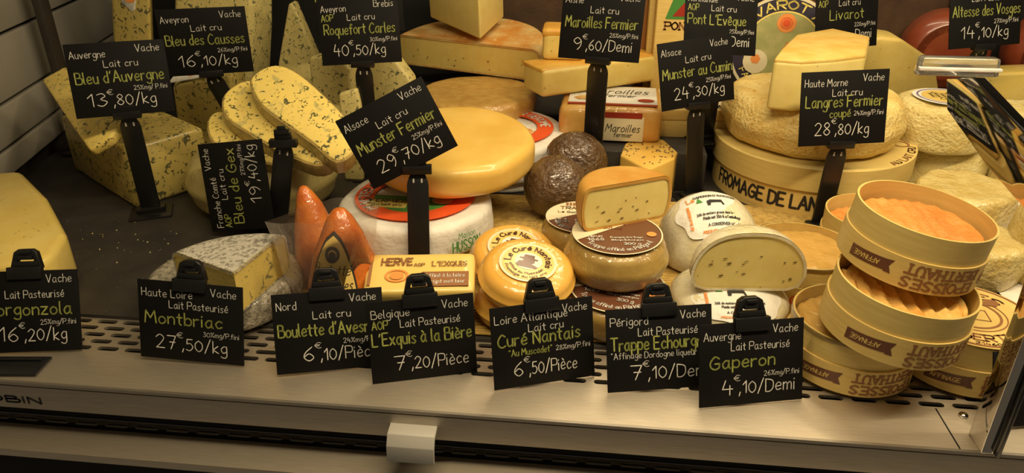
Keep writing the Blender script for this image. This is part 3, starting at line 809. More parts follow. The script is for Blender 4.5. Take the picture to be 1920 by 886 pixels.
# --- Boulettes d'Avesnes in their bag
def cone_prof(R, h): return [(0, 0), (R * .6, 0), (R * .95, .001), (R, .006), (R * .97, .016), (R * .85, h * .35), (R * .68, h * .58), (R * .47, h * .78), (R * .28, h * .92), (R * .13, h * .985), (0, h)]
def cone_r(R, h, z):
    pr = cone_prof(R, h)
    for (r0, z0), (r1, z1) in zip(pr[3:], pr[4:]):
        if z0 <= z <= z1: return r0 + (r1 - r0) * (z - z0) / (z1 - z0)
    return R
q = P(640, 612, ZM)
Rb, hb = .043, .117
bt = thing('boulette_cheese', 'red cone cheese with a cream pointed label, bagged', 'cheese', (q.x, q.y + .026, ZM), (RAD(-3), 0, 0), 'red cone cheeses')
obj('rind', mesh(*revolve(cone_prof(Rb, hb), amp=.0015, fr=35, seed=1)), 'boulette', bt)
def cone_map(du, dv, off):
    r = cone_r(Rb, hb, dv) + off
    a = RAD(-93) + du / max(.010, r)
    return V((r * math.cos(a), r * math.sin(a), dv))
def ogive(s, off, n=14):
    rows = []; vs = []; fs = []
    for i in range(n + 1):
        v = .008 + s * .092 * i / n; wdt = .0290 * s * (math.cos(i / n * math.pi / 2) ** .62) + .0002
        rows.append([len(vs) + k for k in range(7)]); vs += [cone_map(wdt * (k / 3 - 1), v, off) for k in range(7)]
    for i in range(n):
        for k in range(6): fs.append((rows[i][k], rows[i][k + 1], rows[i + 1][k + 1], rows[i + 1][k]))
    return vs, fs
lb = obj('paper_label', mesh(*ogive(1.0, .0018)), 'ink_black', bt)
obj('label_face', mesh(*ogive(.955, .0023)), 'label_cream', lb)
cm = lambda x, y: cone_map(x, y, .0028)
obj('label_text', mesh(*join(text_vf('Boulette', -.019, .018, .060, .010, .00035, cm, slant=.2), text_vf("d'Avesnes", -.021, .020, .046, .010, .00035, cm, slant=.2)), smooth=False), 'ink_black', lb)
obj('label_emblem', mesh(*mapped(join(disc_vf(.0075, 0, 28, .0045, 0, .079), disc_vf(.0038, 0, 20, 0, 0, .078, 1.0)), lambda v: cone_map(v.x, v.y, .0028)), smooth=False), 'ink_navy', lb)
q2 = P(592, 560, ZM)
b2 = thing('boulette_cheese', 'red cone cheese leaning bare behind the labelled one', 'cheese', (q2.x - .006, q2.y + .05, ZM), (RAD(-4), RAD(-8), 0), 'red cone cheeses')
obj('rind', mesh(*revolve(cone_prof(.030, .108), amp=.0015, fr=35, seed=9)), 'boulette', b2)
bg = thing('plastic_bag', 'clear plastic bag standing open round the red cone cheese', 'bag', (q.x, q.y - .03, ZM))
def bag_sheet(yo, bulge):
    vs, fs = [], []; nx, ny = 16, 12
    for j in range(ny + 1):
        for i in range(nx + 1):
            u, v = i / nx, j / ny
            x = (560 + (498 - 560) * v) * (1 - u) + (692 + (708 - 692) * v) * u
            y = (590 + (412 - 590) * v) * (1 - u) + (585 + (382 - 585) * v) * u
            p_ = PY(x, y, q.y + .026 + yo) - bg.location
            p_.y -= bulge * math.sin(math.pi * u) * (1 - .45 * v) ; p_ = wob(p_, .004, 38, yo * 50)
            vs.append(p_)
    for j in range(ny):
        for i in range(nx): a = j * (nx + 1) + i; fs.append((a, a + 1, a + nx + 2, a + nx + 1))
    return mesh(vs, fs, angle=80)
obj('front_sheet', bag_sheet(-.004, .05), 'film', bg)
obj('back_sheet', bag_sheet(.004, -.05), 'film', bg)

# --- Herve packets
for k, (px_, py_, z0, rx, lb) in enumerate(((788, 545, ZM, 0, 'lower orange wrapped Herve packet'), (789, 512, ZM + .028, 14, 'upper Herve packet with a printed cream and orange wrapper'))):
    q = P(px_, py_, z0 + .024)
    t = thing('cheese_packet', lb, 'cheese packet', (q.x, q.y, z0 + (.004 if k else 0)), (RAD(rx), 0, RAD(8 if k else 4)), 'Herve packets')
    obj('wrapper', rbox(.108, .056, .027, .006, 8, .0008, 30, k), 'label_cream' if k else 'rind_cure', t)
    if k:
        fz = flat(.0285)
        obj('brand_text', mesh(*join(text_vf('HERVE', -.038, -.008, .008, .0095, .0009, fz), text_vf('AOP', -.006, .004, .006, .004, .0004, fz), text_vf("L'EXQUIS", .012, .046, .006, .006, .0005, fz, serif=True)), smooth=False), 'ink_print', t)
        obj('orange_band', mesh(*box_vf(.002, .048, -.022, -.002, .0275, .0282), smooth=False), 'ink_print', t)
        obj('edge_stripe', mesh(*box_vf(-.05, -.047, -.02, .02, .0275, .0282), smooth=False), 'ink_print', t)
        obj('band_text', mesh(*join(text_vf('Affiné à la bière', .006, .044, -.010, .0048, .0003, fz), text_vf('gerijpt met bier', .006, .044, -.018, .0048, .0003, fz)), smooth=False), 'paper', t)
        obj('seal', mesh(*join(disc_vf(.009, .0283, 24, .007, -.022, -.007, 1.3), disc_vf(.0055, .0284, 24, 0, -.022, -.007, 1.3)), smooth=False), 'ink_orange', t)

# --- Munster
def munster_label(t, h, words, mid, rot, extra):
    m = MX.Rotation(RAD(rot), 3, 'Z')
    f = lambda vf: mapped(vf, lambda v: m @ v)
    r = obj('red_ring', mesh(*f(disc_vf(.074, h + .0016, 64, .050)), smooth=False), 'ink_red', t)
    arc = [(.05 * math.cos(RAD(a)), .05 * math.sin(RAD(a))) for a in range(185, 356, 6)]
    obj('green_field', mesh(*f(patch(arc, h + .0016)), smooth=False), 'ink_green', t)
    L, wd_ = layout(words); ln = wd_ * .0012
    obj('ring_text', mesh(*f(text_vf(words, -ln / 2, ln / 2, 0, .013, .0011, arc_fn(.0555, h + .0022, mid))), smooth=False), 'paper', r)
    obj('seal', mesh(*f(join(disc_vf(.011, h + .0024, 28, .009, .036, -.012), disc_vf(.0078, h + .0024, 24, 0, .036, -.012))), smooth=False), 'ink_orange', t)
    obj('seal_ground', mesh(*f(disc_vf(.0125, h + .0020, 28, 0, .036, -.012)), smooth=False), 'paper_cream', t)
    tree = [(-.004, 0), (-.001, 0), (-.001, .004), (-.012, .004), (-.006, .010), (-.009, .010), (-.004, .017), (-.006, .017), (0, .026), (.006, .017), (.004, .017), (.009, .010), (.006, .010), (.012, .004), (.001, .004), (.001, 0)]
    obj('fir_sketch', mesh(*f(patch([(x * .8 + .016, y * .8 + .004) for x, y in tree[2:]], h + .0017)), smooth=False), 'ash_rind', t)
    for p_ in extra: obj(*p_, parent=t)
q = PY(944, 240, 1.045)
hid = wheel('round_cheese', 'flat white papered cheese hidden under the uncovered label wheel', .085, .014, .005, 'paper', (q.x, q.y, ZD), part='paper_wrap')
gr = wheel('round_cheese', 'white papered Munster wheel with its orange label uncovered, behind the bare wheel', .096, .05, .010, 'paper', (q.x, q.y, .0225), (RAD(2), 0, 0), seed=4, amp=.003, fr=22, part='paper_wrap', group='papered Munster wheels')
munster_label(gr, .0515, 'MUNSTER GEROME', 72, -8, [])
q = PY(781, 388, .826); q.y = .826
mp = wheel('round_cheese', 'white papered Munster wheel under the bare yellow wheel', .095, .046, .010, 'paper', (q.x, q.y, ZM), seed=6, amp=.003, fr=22, part='paper_wrap', group='papered Munster wheels')
munster_label(mp, .0475, 'MUNSTER GEROME', 170, 0, [])
obj('yellow_flag', mesh(*[(a, b) for a, b in [box_vf(-.052, -.004, -.040, -.018, .0490, .0497)]][0], smooth=False), 'ink_yellow', mp)
obj('flag_text', mesh(*join(text_vf('FERMIER', -.05, -.006, -.026, .007, .0007, flat(.0501)), text_vf('Au lait cru', -.046, -.010, -.036, .0065, .0004, flat(.0501))), smooth=False), 'ink_black', mp)
obj('stamp_text', mesh(*up(join(text_vf('HUSSON', -.02, .02, .012, .013, .0008, band_fn(.101, -42)), text_vf('Maison', -.012, .012, .028, .007, .0004, band_fn(.101, -42))), .002), smooth=False), 'ink_green', mp)
q = P(842, 288, .098)
wheel('round_cheese', 'bare yellow orange Munster wheel lying over both papered wheels', .106, .040, .012, 'rind_munster', (q.x - .002, q.y + .030, .073), (RAD(4), RAD(1), 0), seed=8, amp=.0025, fr=16)

# --- Tomme stack
q = P(893, 172, .098)
tw = wheel('round_cheese', 'brown wrapped tomme wheel at the bottom of the stack', .095, .038, .012, 'rind_tomme_wrap', (q.x, q.y + .01, .06), seed=11)
a, b = P(752, 119, .099), P(1013, 153, .099)
half('cheese_half', 'half tomme with cream cut face and tan mottled rind', (b - a).length / 2, .052, .012, a, b, 'paste_ivory', 'rind_tomme', .100, seed=12).rotation_euler.x = RAD(8)
a, l_, r_ = P(901, 75, .161), P(806, 33, .178), P(945, 33, .178)
slab('cheese_block', 'square cut yellow cheese chunk standing on the half tomme', 'cheese', [a, r_, r_ + (l_ - a) * .5, a + (l_ - a)], (0, -.012, .084), 'paste_pale', .004)

# --- Maroilles
q = P(1140, 268, .06)
mk = thing('cheese_packet', 'wrapped square Maroilles with white and red printed label', 'cheese packet', (q.x + .003, q.y + .064, .06), (0, 0, RAD(-2)))
obj('wrapped_cheese', rbox(.148, .125, .052, .012, 10, .0012, 25, 2), 'rind_maroilles', mk)
obj('top_label', box(-.062, .066, -.045, .045, .0522, .0530, .0002), 'paper', mk)
obj('red_stripe', mesh(*join(box_vf(-.062, .066, -.052, -.044, .0524, .0534), box_vf(-.01, .045, -.0645, -.0628, .038, .046)), smooth=False), 'ink_darkred', mk)
obj('label_text', mesh(*join(text_vf('Maroilles', -.038, .052, .006, .022, .0007, flat(.0536), slant=.25), text_vf('fermier', -.012, .034, -.012, .013, .0006, flat(.0536), slant=.25)), smooth=False), 'ink_black', mk)
obj('label_seal', mesh(*disc_vf(.008, .0537, 24, 0, .050, -.026, 1.5), smooth=False), 'ink_darkred', mk)
hen = [(-.055, -.02), (-.048, -.03), (-.035, -.03), (-.026, -.02), (-.024, -.006), (-.03, .002), (-.034, -.008), (-.044, -.01)]
obj('hen_sketch', mesh(*patch(hen, .0536), smooth=False), 'rind_tomme', mk)
obj('front_label', box(-.012, .048, -.0642, -.0634, .004, .040, .0002), 'paper_cream', mk)
fy = lambda x, y: V((x, -.0646, y))
obj('front_text', mesh(*join(text_vf('Maroilles', -.006, .042, .018, .011, .0005, fy, slant=.2), text_vf('fermier', .006, .032, .010, .007, .0004, fy, slant=.2)), smooth=False), 'ink_black', mk)
a, b = P(1017, 184, .1145), P(1233, 152, .1145)
d = (b - a); k = V((-d.y, d.x, 0)).normalized()
hm = slab('cheese_half', 'cut half Maroilles with orange rind resting on the wrapped square one', 'cheese', [a, b, b + k * .062, a + k * .062], (0, 0, .040), 'paste_ivory', .006)
pts = [p - hm.location for p in (a + k * .003, b + k * .003, b + k * .0632 + d.normalized() * .001, a + k * .0632 - d.normalized() * .001)]
obj('rind', solid([V((p.x, p.y, .0345)) for p in pts], (0, 0, .007), .003), 'rind_orange', hm)
q = PY(1040, 106, 1.125)
mq = thing('cheese_half', 'small orange rinded Maroilles half peeping past its card', 'cheese', (q.x + .012, 1.15, .1555))
obj('paste', rbox(.062, .06, .045, .008, 8, .001, 25, 5), 'paste_ivory', mq)
obj('rind', rbox(.0635, .0615, .012, .005, 8, .001, 25, 5), 'rind_orange', mq, (0, 0, .0345))
# wooden boxes beside
def stand_box(name, label, px_pts, Y, depth, material, zb=.06, group=None):
    p_ = [PY(x, y, Y) for x, y in px_pts]
    base = V(((p_[0].x + p_[1].x) / 2, Y, zb))
    t = thing(name, label, 'box', base, group=group)
    pts = [V((p_[0].x, Y, p_[0].z)), V((p_[1].x, Y, p_[1].z)), V((p_[1].x, Y, zb)), V((p_[0].x, Y, zb))]
    obj('wooden_body', solid([p - base for p in pts], (0, depth, 0), .002, 2), material, t)
    return t, base
stand_box('wooden_box', 'brown edged thin wooden box upright behind the Maroilles card', ((1206, -60), (1222, -60)), 1.21, .10, 'wood_brown')
stand_box('wooden_box', 'narrow pale wooden box upright beside the Pont box', ((1224, -60), (1236, -60)), 1.19, .10, 'wood_plain')
t, base = stand_box('wooden_box', 'pale wooden box printed PONT with a green tree upright', ((1238, -60), (1330, -60)), 1.17, .035, 'wood')
fy = lambda x, y: V((x, -.0006, y))
q = PY(1246, 55, 1.17) - base
obj('box_text', mesh(*join(text_vf("PONT L'EVEQUE", q.x, q.x + .125, q.z, .011, .0011, fy, serif=True)), smooth=False), 'ink_print', t)
q = PY(1275, 36, 1.17) - base
obj('tree_print', mesh([V((q.x - .022, -.0006, q.z)), V((q.x + .022, -.0006, q.z)), V((q.x + .012, -.0006, q.z + .03)), V((q.x, -.0006, q.z + .05)), V((q.x - .012, -.0006, q.z + .03))], [(0, 1, 2, 3, 4)], smooth=False), 'ink_green', t)
obj('roof_print', mesh([V((q.x - .012, -.0009, q.z + .004)), V((q.x + .020, -.0009, q.z + .004)), V((q.x + .004, -.0009, q.z + .024))], [(0, 1, 2)], smooth=False), 'ink_darkred', t)
q = P(1312, 262, .06)
for k in range(1):
    t = thing('wooden_box', 'flat pale wooden box with a printed paper label lying behind the cumin post', 'box', (q.x - .004, q.y + .064, .06), (0, 0, RAD(3)))
    obj('wooden_body', box(-.058, .058, -.055, .055, 0, .026, .0015), 'wood_plain', t)
    obj('lid', box(-.059, .059, -.056, .056, .0262, .042, .0015), 'wood', t)
    obj('label_sheet', box(-.05, .05, -.05, .05, .0421, .0426, 0), 'paper_cream', t)
    obj('label_text', mesh(*text_vf("L'EVEQUE", -.03, .048, -.045, .012, .0011, flat(.0431)), smooth=False), 'ink_black', t)

# --- Livarot standing
q = PY(1466, 92, 1.235)
nrm = (_C - q); nrm.z *= .6; nrm.normalize()
M_ = nrm.to_track_quat('Z', 'Y').to_matrix().to_4x4()
lv = thing('round_cheese', 'upright Livarot wheel with round navy and green picture label', 'cheese', q)
lv.matrix_world = MX.Translation(q - nrm * .05) @ M_
obj('rind', mesh(*revolve(prof_round(.082, .05, .008))), 'wood_brown', lv)
obj('navy_ring', mesh(*disc_vf(.079, .0506, 64), smooth=False), 'ink_navy', lv)
obj('cream_rim', mesh(*disc_vf(.0815, .0508, 64, .077), smooth=False), 'paper_cream', lv)
obj('landscape', mesh(*disc_vf(.056, .0512, 64), smooth=False), 'ink_landscape', lv)
obj('yellow_line', mesh(*disc_vf(.0585, .0514, 64, .056), smooth=False), 'ink_yellow', lv)
obj('ring_text', mesh(*join(text_vf('LIVAROT AOP', -.075, .075, 0, .0125, .0012, arc_fn(.0615, .0514, 82))), smooth=False), 'ink_yellow', lv)
obj('maker_text', mesh(*text_vf('FAB', -.014, .014, 0, .009, .0008, arc_fn(.071, .0514, 222, -1)), smooth=False), 'ink_yellow', lv)
obj('seal', mesh(*join(disc_vf(.0145, .0516, 28, 0, .001, .040)), smooth=False), 'ink_orange', lv)
obj('seal_core', mesh(*join(disc_vf(.009, .0519, 24, .0075, .001, .040), disc_vf(.006, .0519, 24, 0, .001, .040)), smooth=False), 'ink_red', lv)
obj('white_roundel', mesh(*disc_vf(.019, .0516, 28, 0, -.038, -.022), smooth=False), 'paper_cream', lv)
obj('roundel_star', mesh(*disc_vf(.008, .0519, 6, 0, -.038, -.018), smooth=False), 'ink_orange', lv)
obj('cow_sketch', mesh(*patch([(.0, .0), (.006, .012), (.022, .016), (.034, .008), (.034, -.01), (.02, -.014), (.008, -.012)], .0516), smooth=False), 'rind_tomme', lv)

# --- Langres
lx, ly = .316, 1.052
lg = thing('round_box', 'great closed round wooden box printed FROMAGE DE LANGRES', 'box', (lx, ly, ZD))
Rl = .134
ring = lambda R0, R1, z0, z1: revolve([(R0, z0), (R1, z0), (R1, z1), (R0, z1), (R0, z0)], seg=72)
obj('body', mesh(*revolve([(0, 0), (Rl - .003, 0), (Rl - .003, .066), (0, .066)], seg=72)), 'wood', lg)
obj('lid', mesh(*revolve([(0, .0662), (Rl, .0662), (Rl, .040), (Rl + .0012, .040), (Rl + .0012, .0705), (Rl, .0715), (0, .0715)], seg=72)), 'wood_plain', lg)
obj('band_text', mesh(*text_vf('FROMAGE DE LANGRES', -.102, .102, .013, .018, .0017, band_fn(Rl - .0024, -121)), smooth=False), 'ink_black', lg)
obj('lid_text', mesh(*text_vf('AU LAIT CRU', -.045, .045, 0, .009, .0009, arc_fn(Rl - .002, .0720, 325, -1)), smooth=False), 'ink_print', lg)
obj('lid_emblem', mesh(*[v for v in [disc_vf(.012, .0719, 20, .009, (Rl - .02) * math.cos(RAD(-12)), (Rl - .02) * math.sin(RAD(-12)))]][0], smooth=False), 'ink_print', lg)
lc = wheel('round_cheese', 'huge cream crinkled Langres wheel standing on the printed box', .117, .064, .018, 'rind_langres', (lx - .008, ly, ZD + .0735), seed=14, amp=.0028, fr=42, bulge=.006)
pts = poly([(1450, 114), (1464, 95), (1492, 68), (1560, 56), (1632, 72), (1624, 106), (1560, 114), (1500, 118)], .205)
slab('cheese_wedge', 'cut Langres chunk with smooth cream side on the crinkled wheel', 'cheese', pts, (0, 0, -.062), 'paste_pale', .005, rind='rind_langres_top', rind_t=.003)

# --- far right
slab('cheese_wedge', 'broad beige wedge leaning behind the Langres wheel', 'cheese', [PY(x, y, 1.24) for x, y in ((1600, 90), (1650, 68), (1692, 74), (1754, 116), (1762, 172))] + [V((PY(1762, 260, 1.24).x, 1.24, .06)), V((PY(1600, 260, 1.24).x, 1.24, .06))], (0, .07, 0), 'paste_ivory', .006)
for k, (x, y, R_, lb) in enumerate(((1835, 112, .07, 'brick red wheel standing behind the Altesse card'), (1925, 120, .07, 'brick red wheel standing beside the Altesse card'))):
    q = PY(x, y, 1.23)
    t = thing('round_cheese', lb, 'cheese', (q.x + (.11 if k else .01), 1.41, .06 + R_), (RAD(90), 0, RAD(-8)), 'brick red wheels')
    obj('rind', mesh(*revolve(prof_round(R_, .085, .03))), 'brick_red', t)
q = PY(1700, 40, 1.36)
t = thing('round_cheese', 'huge dark brown wheel standing against the back', 'cheese', (q.x - .06, 1.449, .06 + .15), (RAD(90), 0, 0))
obj('rind', mesh(*revolve(prof_round(.15, .035, .012))), 'dark_rind', t)
t = thing('round_cheese', 'dark brown wheel in shadow behind the tomme', 'cheese', (PY(985, 30, 1.36).x, 1.449, .06 + .14), (RAD(90), 0, 0))
obj('rind', mesh(*revolve(prof_round(.14, .045, .015))), 'dark_rind', t)
def white_wheel(lb, px_, py_, z0, R_, h, m, seed, lab=False):
    q = P(px_, py_, z0 + h)
    t = wheel('round_cheese', lb, R_, h, .010, m, (q.x, q.y, z0), seed=seed, amp=.003, fr=34, group='white bloomy wheels', bulge=.003)
    if lab:
        z = h + .004
        l = obj('paper_label', mesh(*disc_vf(R_ * .68, z, 40), smooth=False), 'paper', t)
        obj('label_ring', mesh(*disc_vf(R_ * .60, z + .0004, 40, R_ * .56), smooth=False), 'ink_purple', l)
        obj('label_field', mesh(*disc_vf(R_ * .5, z + .0004, 40), smooth=False), 'label_cream', l)
        zf = flat(z + .0009)
        g = [ribbon([[V((-.018 + i * .008, -.006)), V((-.018 + i * .008, .012))] for i in range(5)] + [[V((-.02, -.006 + j * .006)), V((.018, -.006 + j * .006))] for j in range(4)] + [[V((-.016, .012)), V((-.011, .019)), V((-.006, .012))], [V((.004, .012)), V((.009, .019)), V((.014, .012))]], .0005, zf), text_vf('Cha', -.012, .006, -.018, .009, .0005, zf)]
        obj('label_print', mesh(*join(*g), smooth=False), 'ink_black', l)
    return t
white_wheel('white rinded wheel with a round castle label beside the Langres box', 1772, 186, .066, .062, .062, 'rind_white', 21, True)
white_wheel('white rinded wheel under the castle-labelled one', 1768, 262, ZD, .064, .058, 'rind_white', 24)
white_wheel('white wrapped wheel before the labelled stack', 1812, 345, ZD, .058, .055, 'rind_white_wrap', 22)
white_wheel('white wrapped wheel low behind the lidded round box', 1836, 440, ZD, .050, .050, 'rind_white_wrap', 23)
white_wheel('white bloomy wheel beyond the polished bracket', 1950, 205, .066, .056, .06, 'rind_white', 25)
white_wheel('white wheel supporting the one beyond the polished bracket', 1950, 285, ZD, .056, .058, 'rind_white', 27)
q = P(1925, 400, .062)
white_wheel('tall white wrapped cheese at the right end behind the bracket', 2035, 380, ZD, .056, .095, 'rind_white_wrap', 26)
slab('cheese_wedge', 'yellow wedge in film beyond the polished bracket', 'cheese', [PY(1830, 160, 1.2), PY(1845, 138, 1.2), PY(1960, 134, 1.2), V((PY(1960, 230, 1.2).x, 1.2, .06)), V((PY(1830, 230, 1.2).x, 1.2, .06))], (0, .05, 0), 'paste_gorgonzola', .005)

sh = thing('wrapping_paper', 'crumpled white paper spread under the white wheels', 'paper', (.50, .92, ZD))
vs, fs = [], []; nx, ny = 26, 30
for j in range(ny + 1):
    for i in range(nx + 1):
        p_ = V((-.05 + .26 * i / nx, -.20 + .40 * j / ny, .004)); p_.z += abs(NZ.noise(V((p_.x * 28, p_.y * 28, 2.0)))) * .007
        p_.x += .05 * max(0, j / ny - .0) * 0; vs.append(wob(p_, .0012, 60)); vs[-1].z = max(.001, vs[-1].z)
for j in range(ny):
    for i in range(nx): a = j * (nx + 1) + i; fs.append((a, a + 1, a + nx + 2, a + nx + 1))
obj('sheet', mesh(vs, fs, angle=25), 'paper', sh)

# --- brown lumps
def lump(lb, px_, py_, zc, rx, ry, rz, seed, z0):
    q = P(px_, py_, zc)
    t = thing('cheese_ball', lb, 'cheese', (q.x, q.y, z0), group='brown film-wrapped balls')
    n = 12
    pr = [(0, 0)] + [(math.sin(math.pi * i / n), 1 - math.cos(math.pi * i / n)) for i in range(2, n)] + [(0, 2)]
    vs, fs = revolve(pr, seg=40, fn=lambda v, a: V((v.x * rx, v.y * ry, v.z * rz)), amp=.003, fr=28, seed=seed)
    obj('rind', mesh(vs, fs, angle=70), 'brown_lump', t)
    tail = [V((rx * .2, -ry * .75, rz * .35)), V((rx * .9, -ry * .8, rz * .15)), V((rx * 1.05, -ry * .9, .002)), V((rx * .3, -ry * 1.0, .002))]
    obj('film_tail', solid(tail, (.002, .012, 0), .0008, 1), 'film', t)
lump('dark brown wrapped ball beside the cut Trappe half', 1043, 358, .044, .043, .040, .041, 31, ZM)
lump('dark brown wrapped ball behind its twin', 1080, 291, .066, .044, .034, .048, 33, ZD)

# --- Munster au cumin quarter
pts = poly([(1163, 290), (1172, 268), (1196, 256), (1222, 255), (1246, 262), (1271, 284), (1266, 296), (1215, 318)], .062)
t = slab('cheese_wedge', 'quarter of Munster studded with dark cumin seeds', 'cheese', pts, (0, 0, -.058), 'rind_munster', .003)
cen = sum(pts, V((0, 0, 0))) / len(pts)
sv = []
for i in range(70):
    a = random.uniform(0, 6.283); r = math.sqrt(random.random()) * .92
    k = a / 6.283 * len(pts); e = pts[int(k) % len(pts)].lerp(pts[(int(k) + 1) % len(pts)], k % 1)
    p_ = cen.lerp(e, r) - V(t.location); g = random.uniform(0, 3.14); dx, dy = math.cos(g), math.sin(g)
    p_.z = .0585
    sv.append(([p_ + V((dx, dy, 0)) * .0026, p_ + V((-dy, dx, 0)) * .0007, p_ - V((dx, dy, 0)) * .0026, p_ - V((-dy, dx, 0)) * .0007, p_ + V((0, 0, .0009))], [(0, 1, 4), (1, 2, 4), (2, 3, 4), (3, 0, 4)]))
s_ = obj('cumin_seeds', mesh(*join(*sv), smooth=False), 'seed', t); s_['kind'] = 'stuff'

# --- Trappe Echourgnac
def trappe_label(t, h, R_, rot):
    m = MX.Rotation(RAD(rot), 3, 'Z'); f = lambda vf: mapped(vf, lambda v: m @ v)
    l = obj('brown_label', mesh(*f(disc_vf(R_ * .93, h + .0016, 56)), smooth=False), 'ink_brown', t)
    obj('cream_field', mesh(*f(patch([(R_ * .93 * math.cos(RAD(a)), R_ * .93 * math.sin(RAD(a))) for a in range(45, 205, 5)], h + .0020)), smooth=False), 'paper_cream', l)
    obj('label_rim', mesh(*f(disc_vf(R_ * .95, h + .0022, 56, R_ * .92)), smooth=False), 'paper_cream', l)
    zf = flat(h + .0024)
    obj('label_text', mesh(*f(join(text_vf('Trappe affiné en Périgord', -.038, .038, 0, .006, .00045, arc_fn(R_ * .80, h + .0024, 270, -1)),
        text_vf('DEPUIS', -.030, -.016, -.010, .003, .0003, zf), text_vf('1868', -.031, -.015, -.017, .005, .0005, zf), text_vf('Fromagerie de la Trappe', -.008, .024, -.012, .003, .00028, zf), text_vf('Abbaye Echourgnac', -.008, .024, -.0175, .003, .00028, zf), text_vf('300 g', .004, .020, -.026, .005, .0005, zf))), smooth=False), 'paper', l)
    obj('seal', mesh(*f(disc_vf(.005, h + .0024, 20, 0, .034, -.004)), smooth=False), 'ink_orange', l)
    obj('cream_print', mesh(*f(join(text_vf('TRAPPE', -.026, .010, .018, .007, .0007, zf), text_vf('Le Goût de', -.028, .006, .008, .005, .0004, zf), *[box_vf(-.020 + i * .004, -.017 + i * .004, .028, .036, h + .0021, h + .0024) for i in range(4)])), smooth=False), 'ink_print', l)
tr = wheel('round_cheese', 'film-wrapped brown labelled wheel under the Trappe stack', .053, .034, .011, 'rind_trappe', (.036, .655, ZM), (RAD(2), 0, 0), seed=41, amp=.001, group='Trappe wheels')
trappe_label(tr, .0345, .051, -12)
q = P(1157, 440, .088)
tr = wheel('round_cheese', 'film-wrapped brown labelled wheel carrying a cut half', .051, .043, .013, 'rind_trappe', (q.x, q.y, .0455), (RAD(1), 0, 0), seed=42, amp=.001, bulge=.003, group='Trappe wheels')
trappe_label(tr, .0435, .048, 6)
q = P(1098, 428, .066)
tr = wheel('round_cheese', 'film-wrapped brown labelled wheel tucked behind the Trappe stack', .046, .055, .013, 'rind_trappe', (q.x - .004, q.y + .03, ZM), seed=43, amp=.001, group='Trappe wheels')
trappe_label(tr, .0555, .044, 0)
a, b = P(1092, 434, .0915), P(1250, 404, .0915)
half('cheese_half', 'cut half Trappe cheese with orange brown rind and holed yellow face', (b - a).length / 2, .046, .009, a, b, 'paste_pale', 'rind_trappe_half', .0915, seed=44, bulge=.002)

# --- Cure Nantais
def cure_label(t, h, rot):
    m = MX.Rotation(RAD(rot), 3, 'Z'); f = lambda vf: mapped(vf, lambda v: m @ v)
    l = obj('round_label', mesh(*f(disc_vf(.0285, h + .0012, 48)), smooth=False), 'paper_cream', t)
    obj('label_field', mesh(*f(disc_vf(.0255, h + .0015, 48, .0)), smooth=False), 'label_cream', l)
    obj('white_core', mesh(*f(disc_vf(.0125, h + .0018, 40, 0, 0, .001, 1.1)), smooth=False), 'paper', l)
    head = [(-.011, -.006), (-.009, -.001), (-.005, .0), (-.006, .003), (-.0095, .0035), (-.0095, .005), (-.006, .0055), (-.0055, .010), (.0045, .010), (.005, .0055), (.009, .005), (.009, .0035), (.006, .003), (.0065, -.0005), (.0035, -.003), (.011, -.006), (.009, -.0085), (-.009, -.0085)]
    obj('hat_silhouette', mesh(*f(patch(head, h + .0021)), smooth=False), 'ink_brown', l)
    obj('label_text', mesh(*f(join(text_vf('Le Curé Nantais', -.030, .030, 0, .0062, .0006, arc_fn(.0175, h + .0021, 90)), text_vf('Fromage au lait cru', -.026, .026, 0, .003, .0003, arc_fn(.0235, h + .0021, 270, -1)), text_vf('affiné au Muscadet', -.022, .022, 0, .003, .0003, arc_fn(.0185, h + .0021, 270, -1)))), smooth=False), 'ink_brown', l)
cg = 'Curé Nantais wheels'
for lb, loc, rot, sd in (('orange film-wrapped small wheel at the bottom of the pile', (-.060, .647, ZM), (0, 0, 0), 51),
                         ('orange film-wrapped small wheel behind, leaning on the pile', tuple(P(962, 470, .062)[:2]) + (.026,), (RAD(12), RAD(3), 0), 52),
                         ('orange film-wrapped small wheel on top of the pile, label in full', tuple(P(986, 490, .074)[:2]) + (.0450,), (RAD(11), RAD(5), 0), 53)):
    if sd == 52: loc = (loc[0] - .004, loc[1] + .035, .022)
    t = wheel('round_cheese', lb, .0465, .031, .0125, 'rind_cure', loc, rot, seed=sd, amp=.0008, group=cg, bulge=.002)
    cure_label(t, .0315, -8)

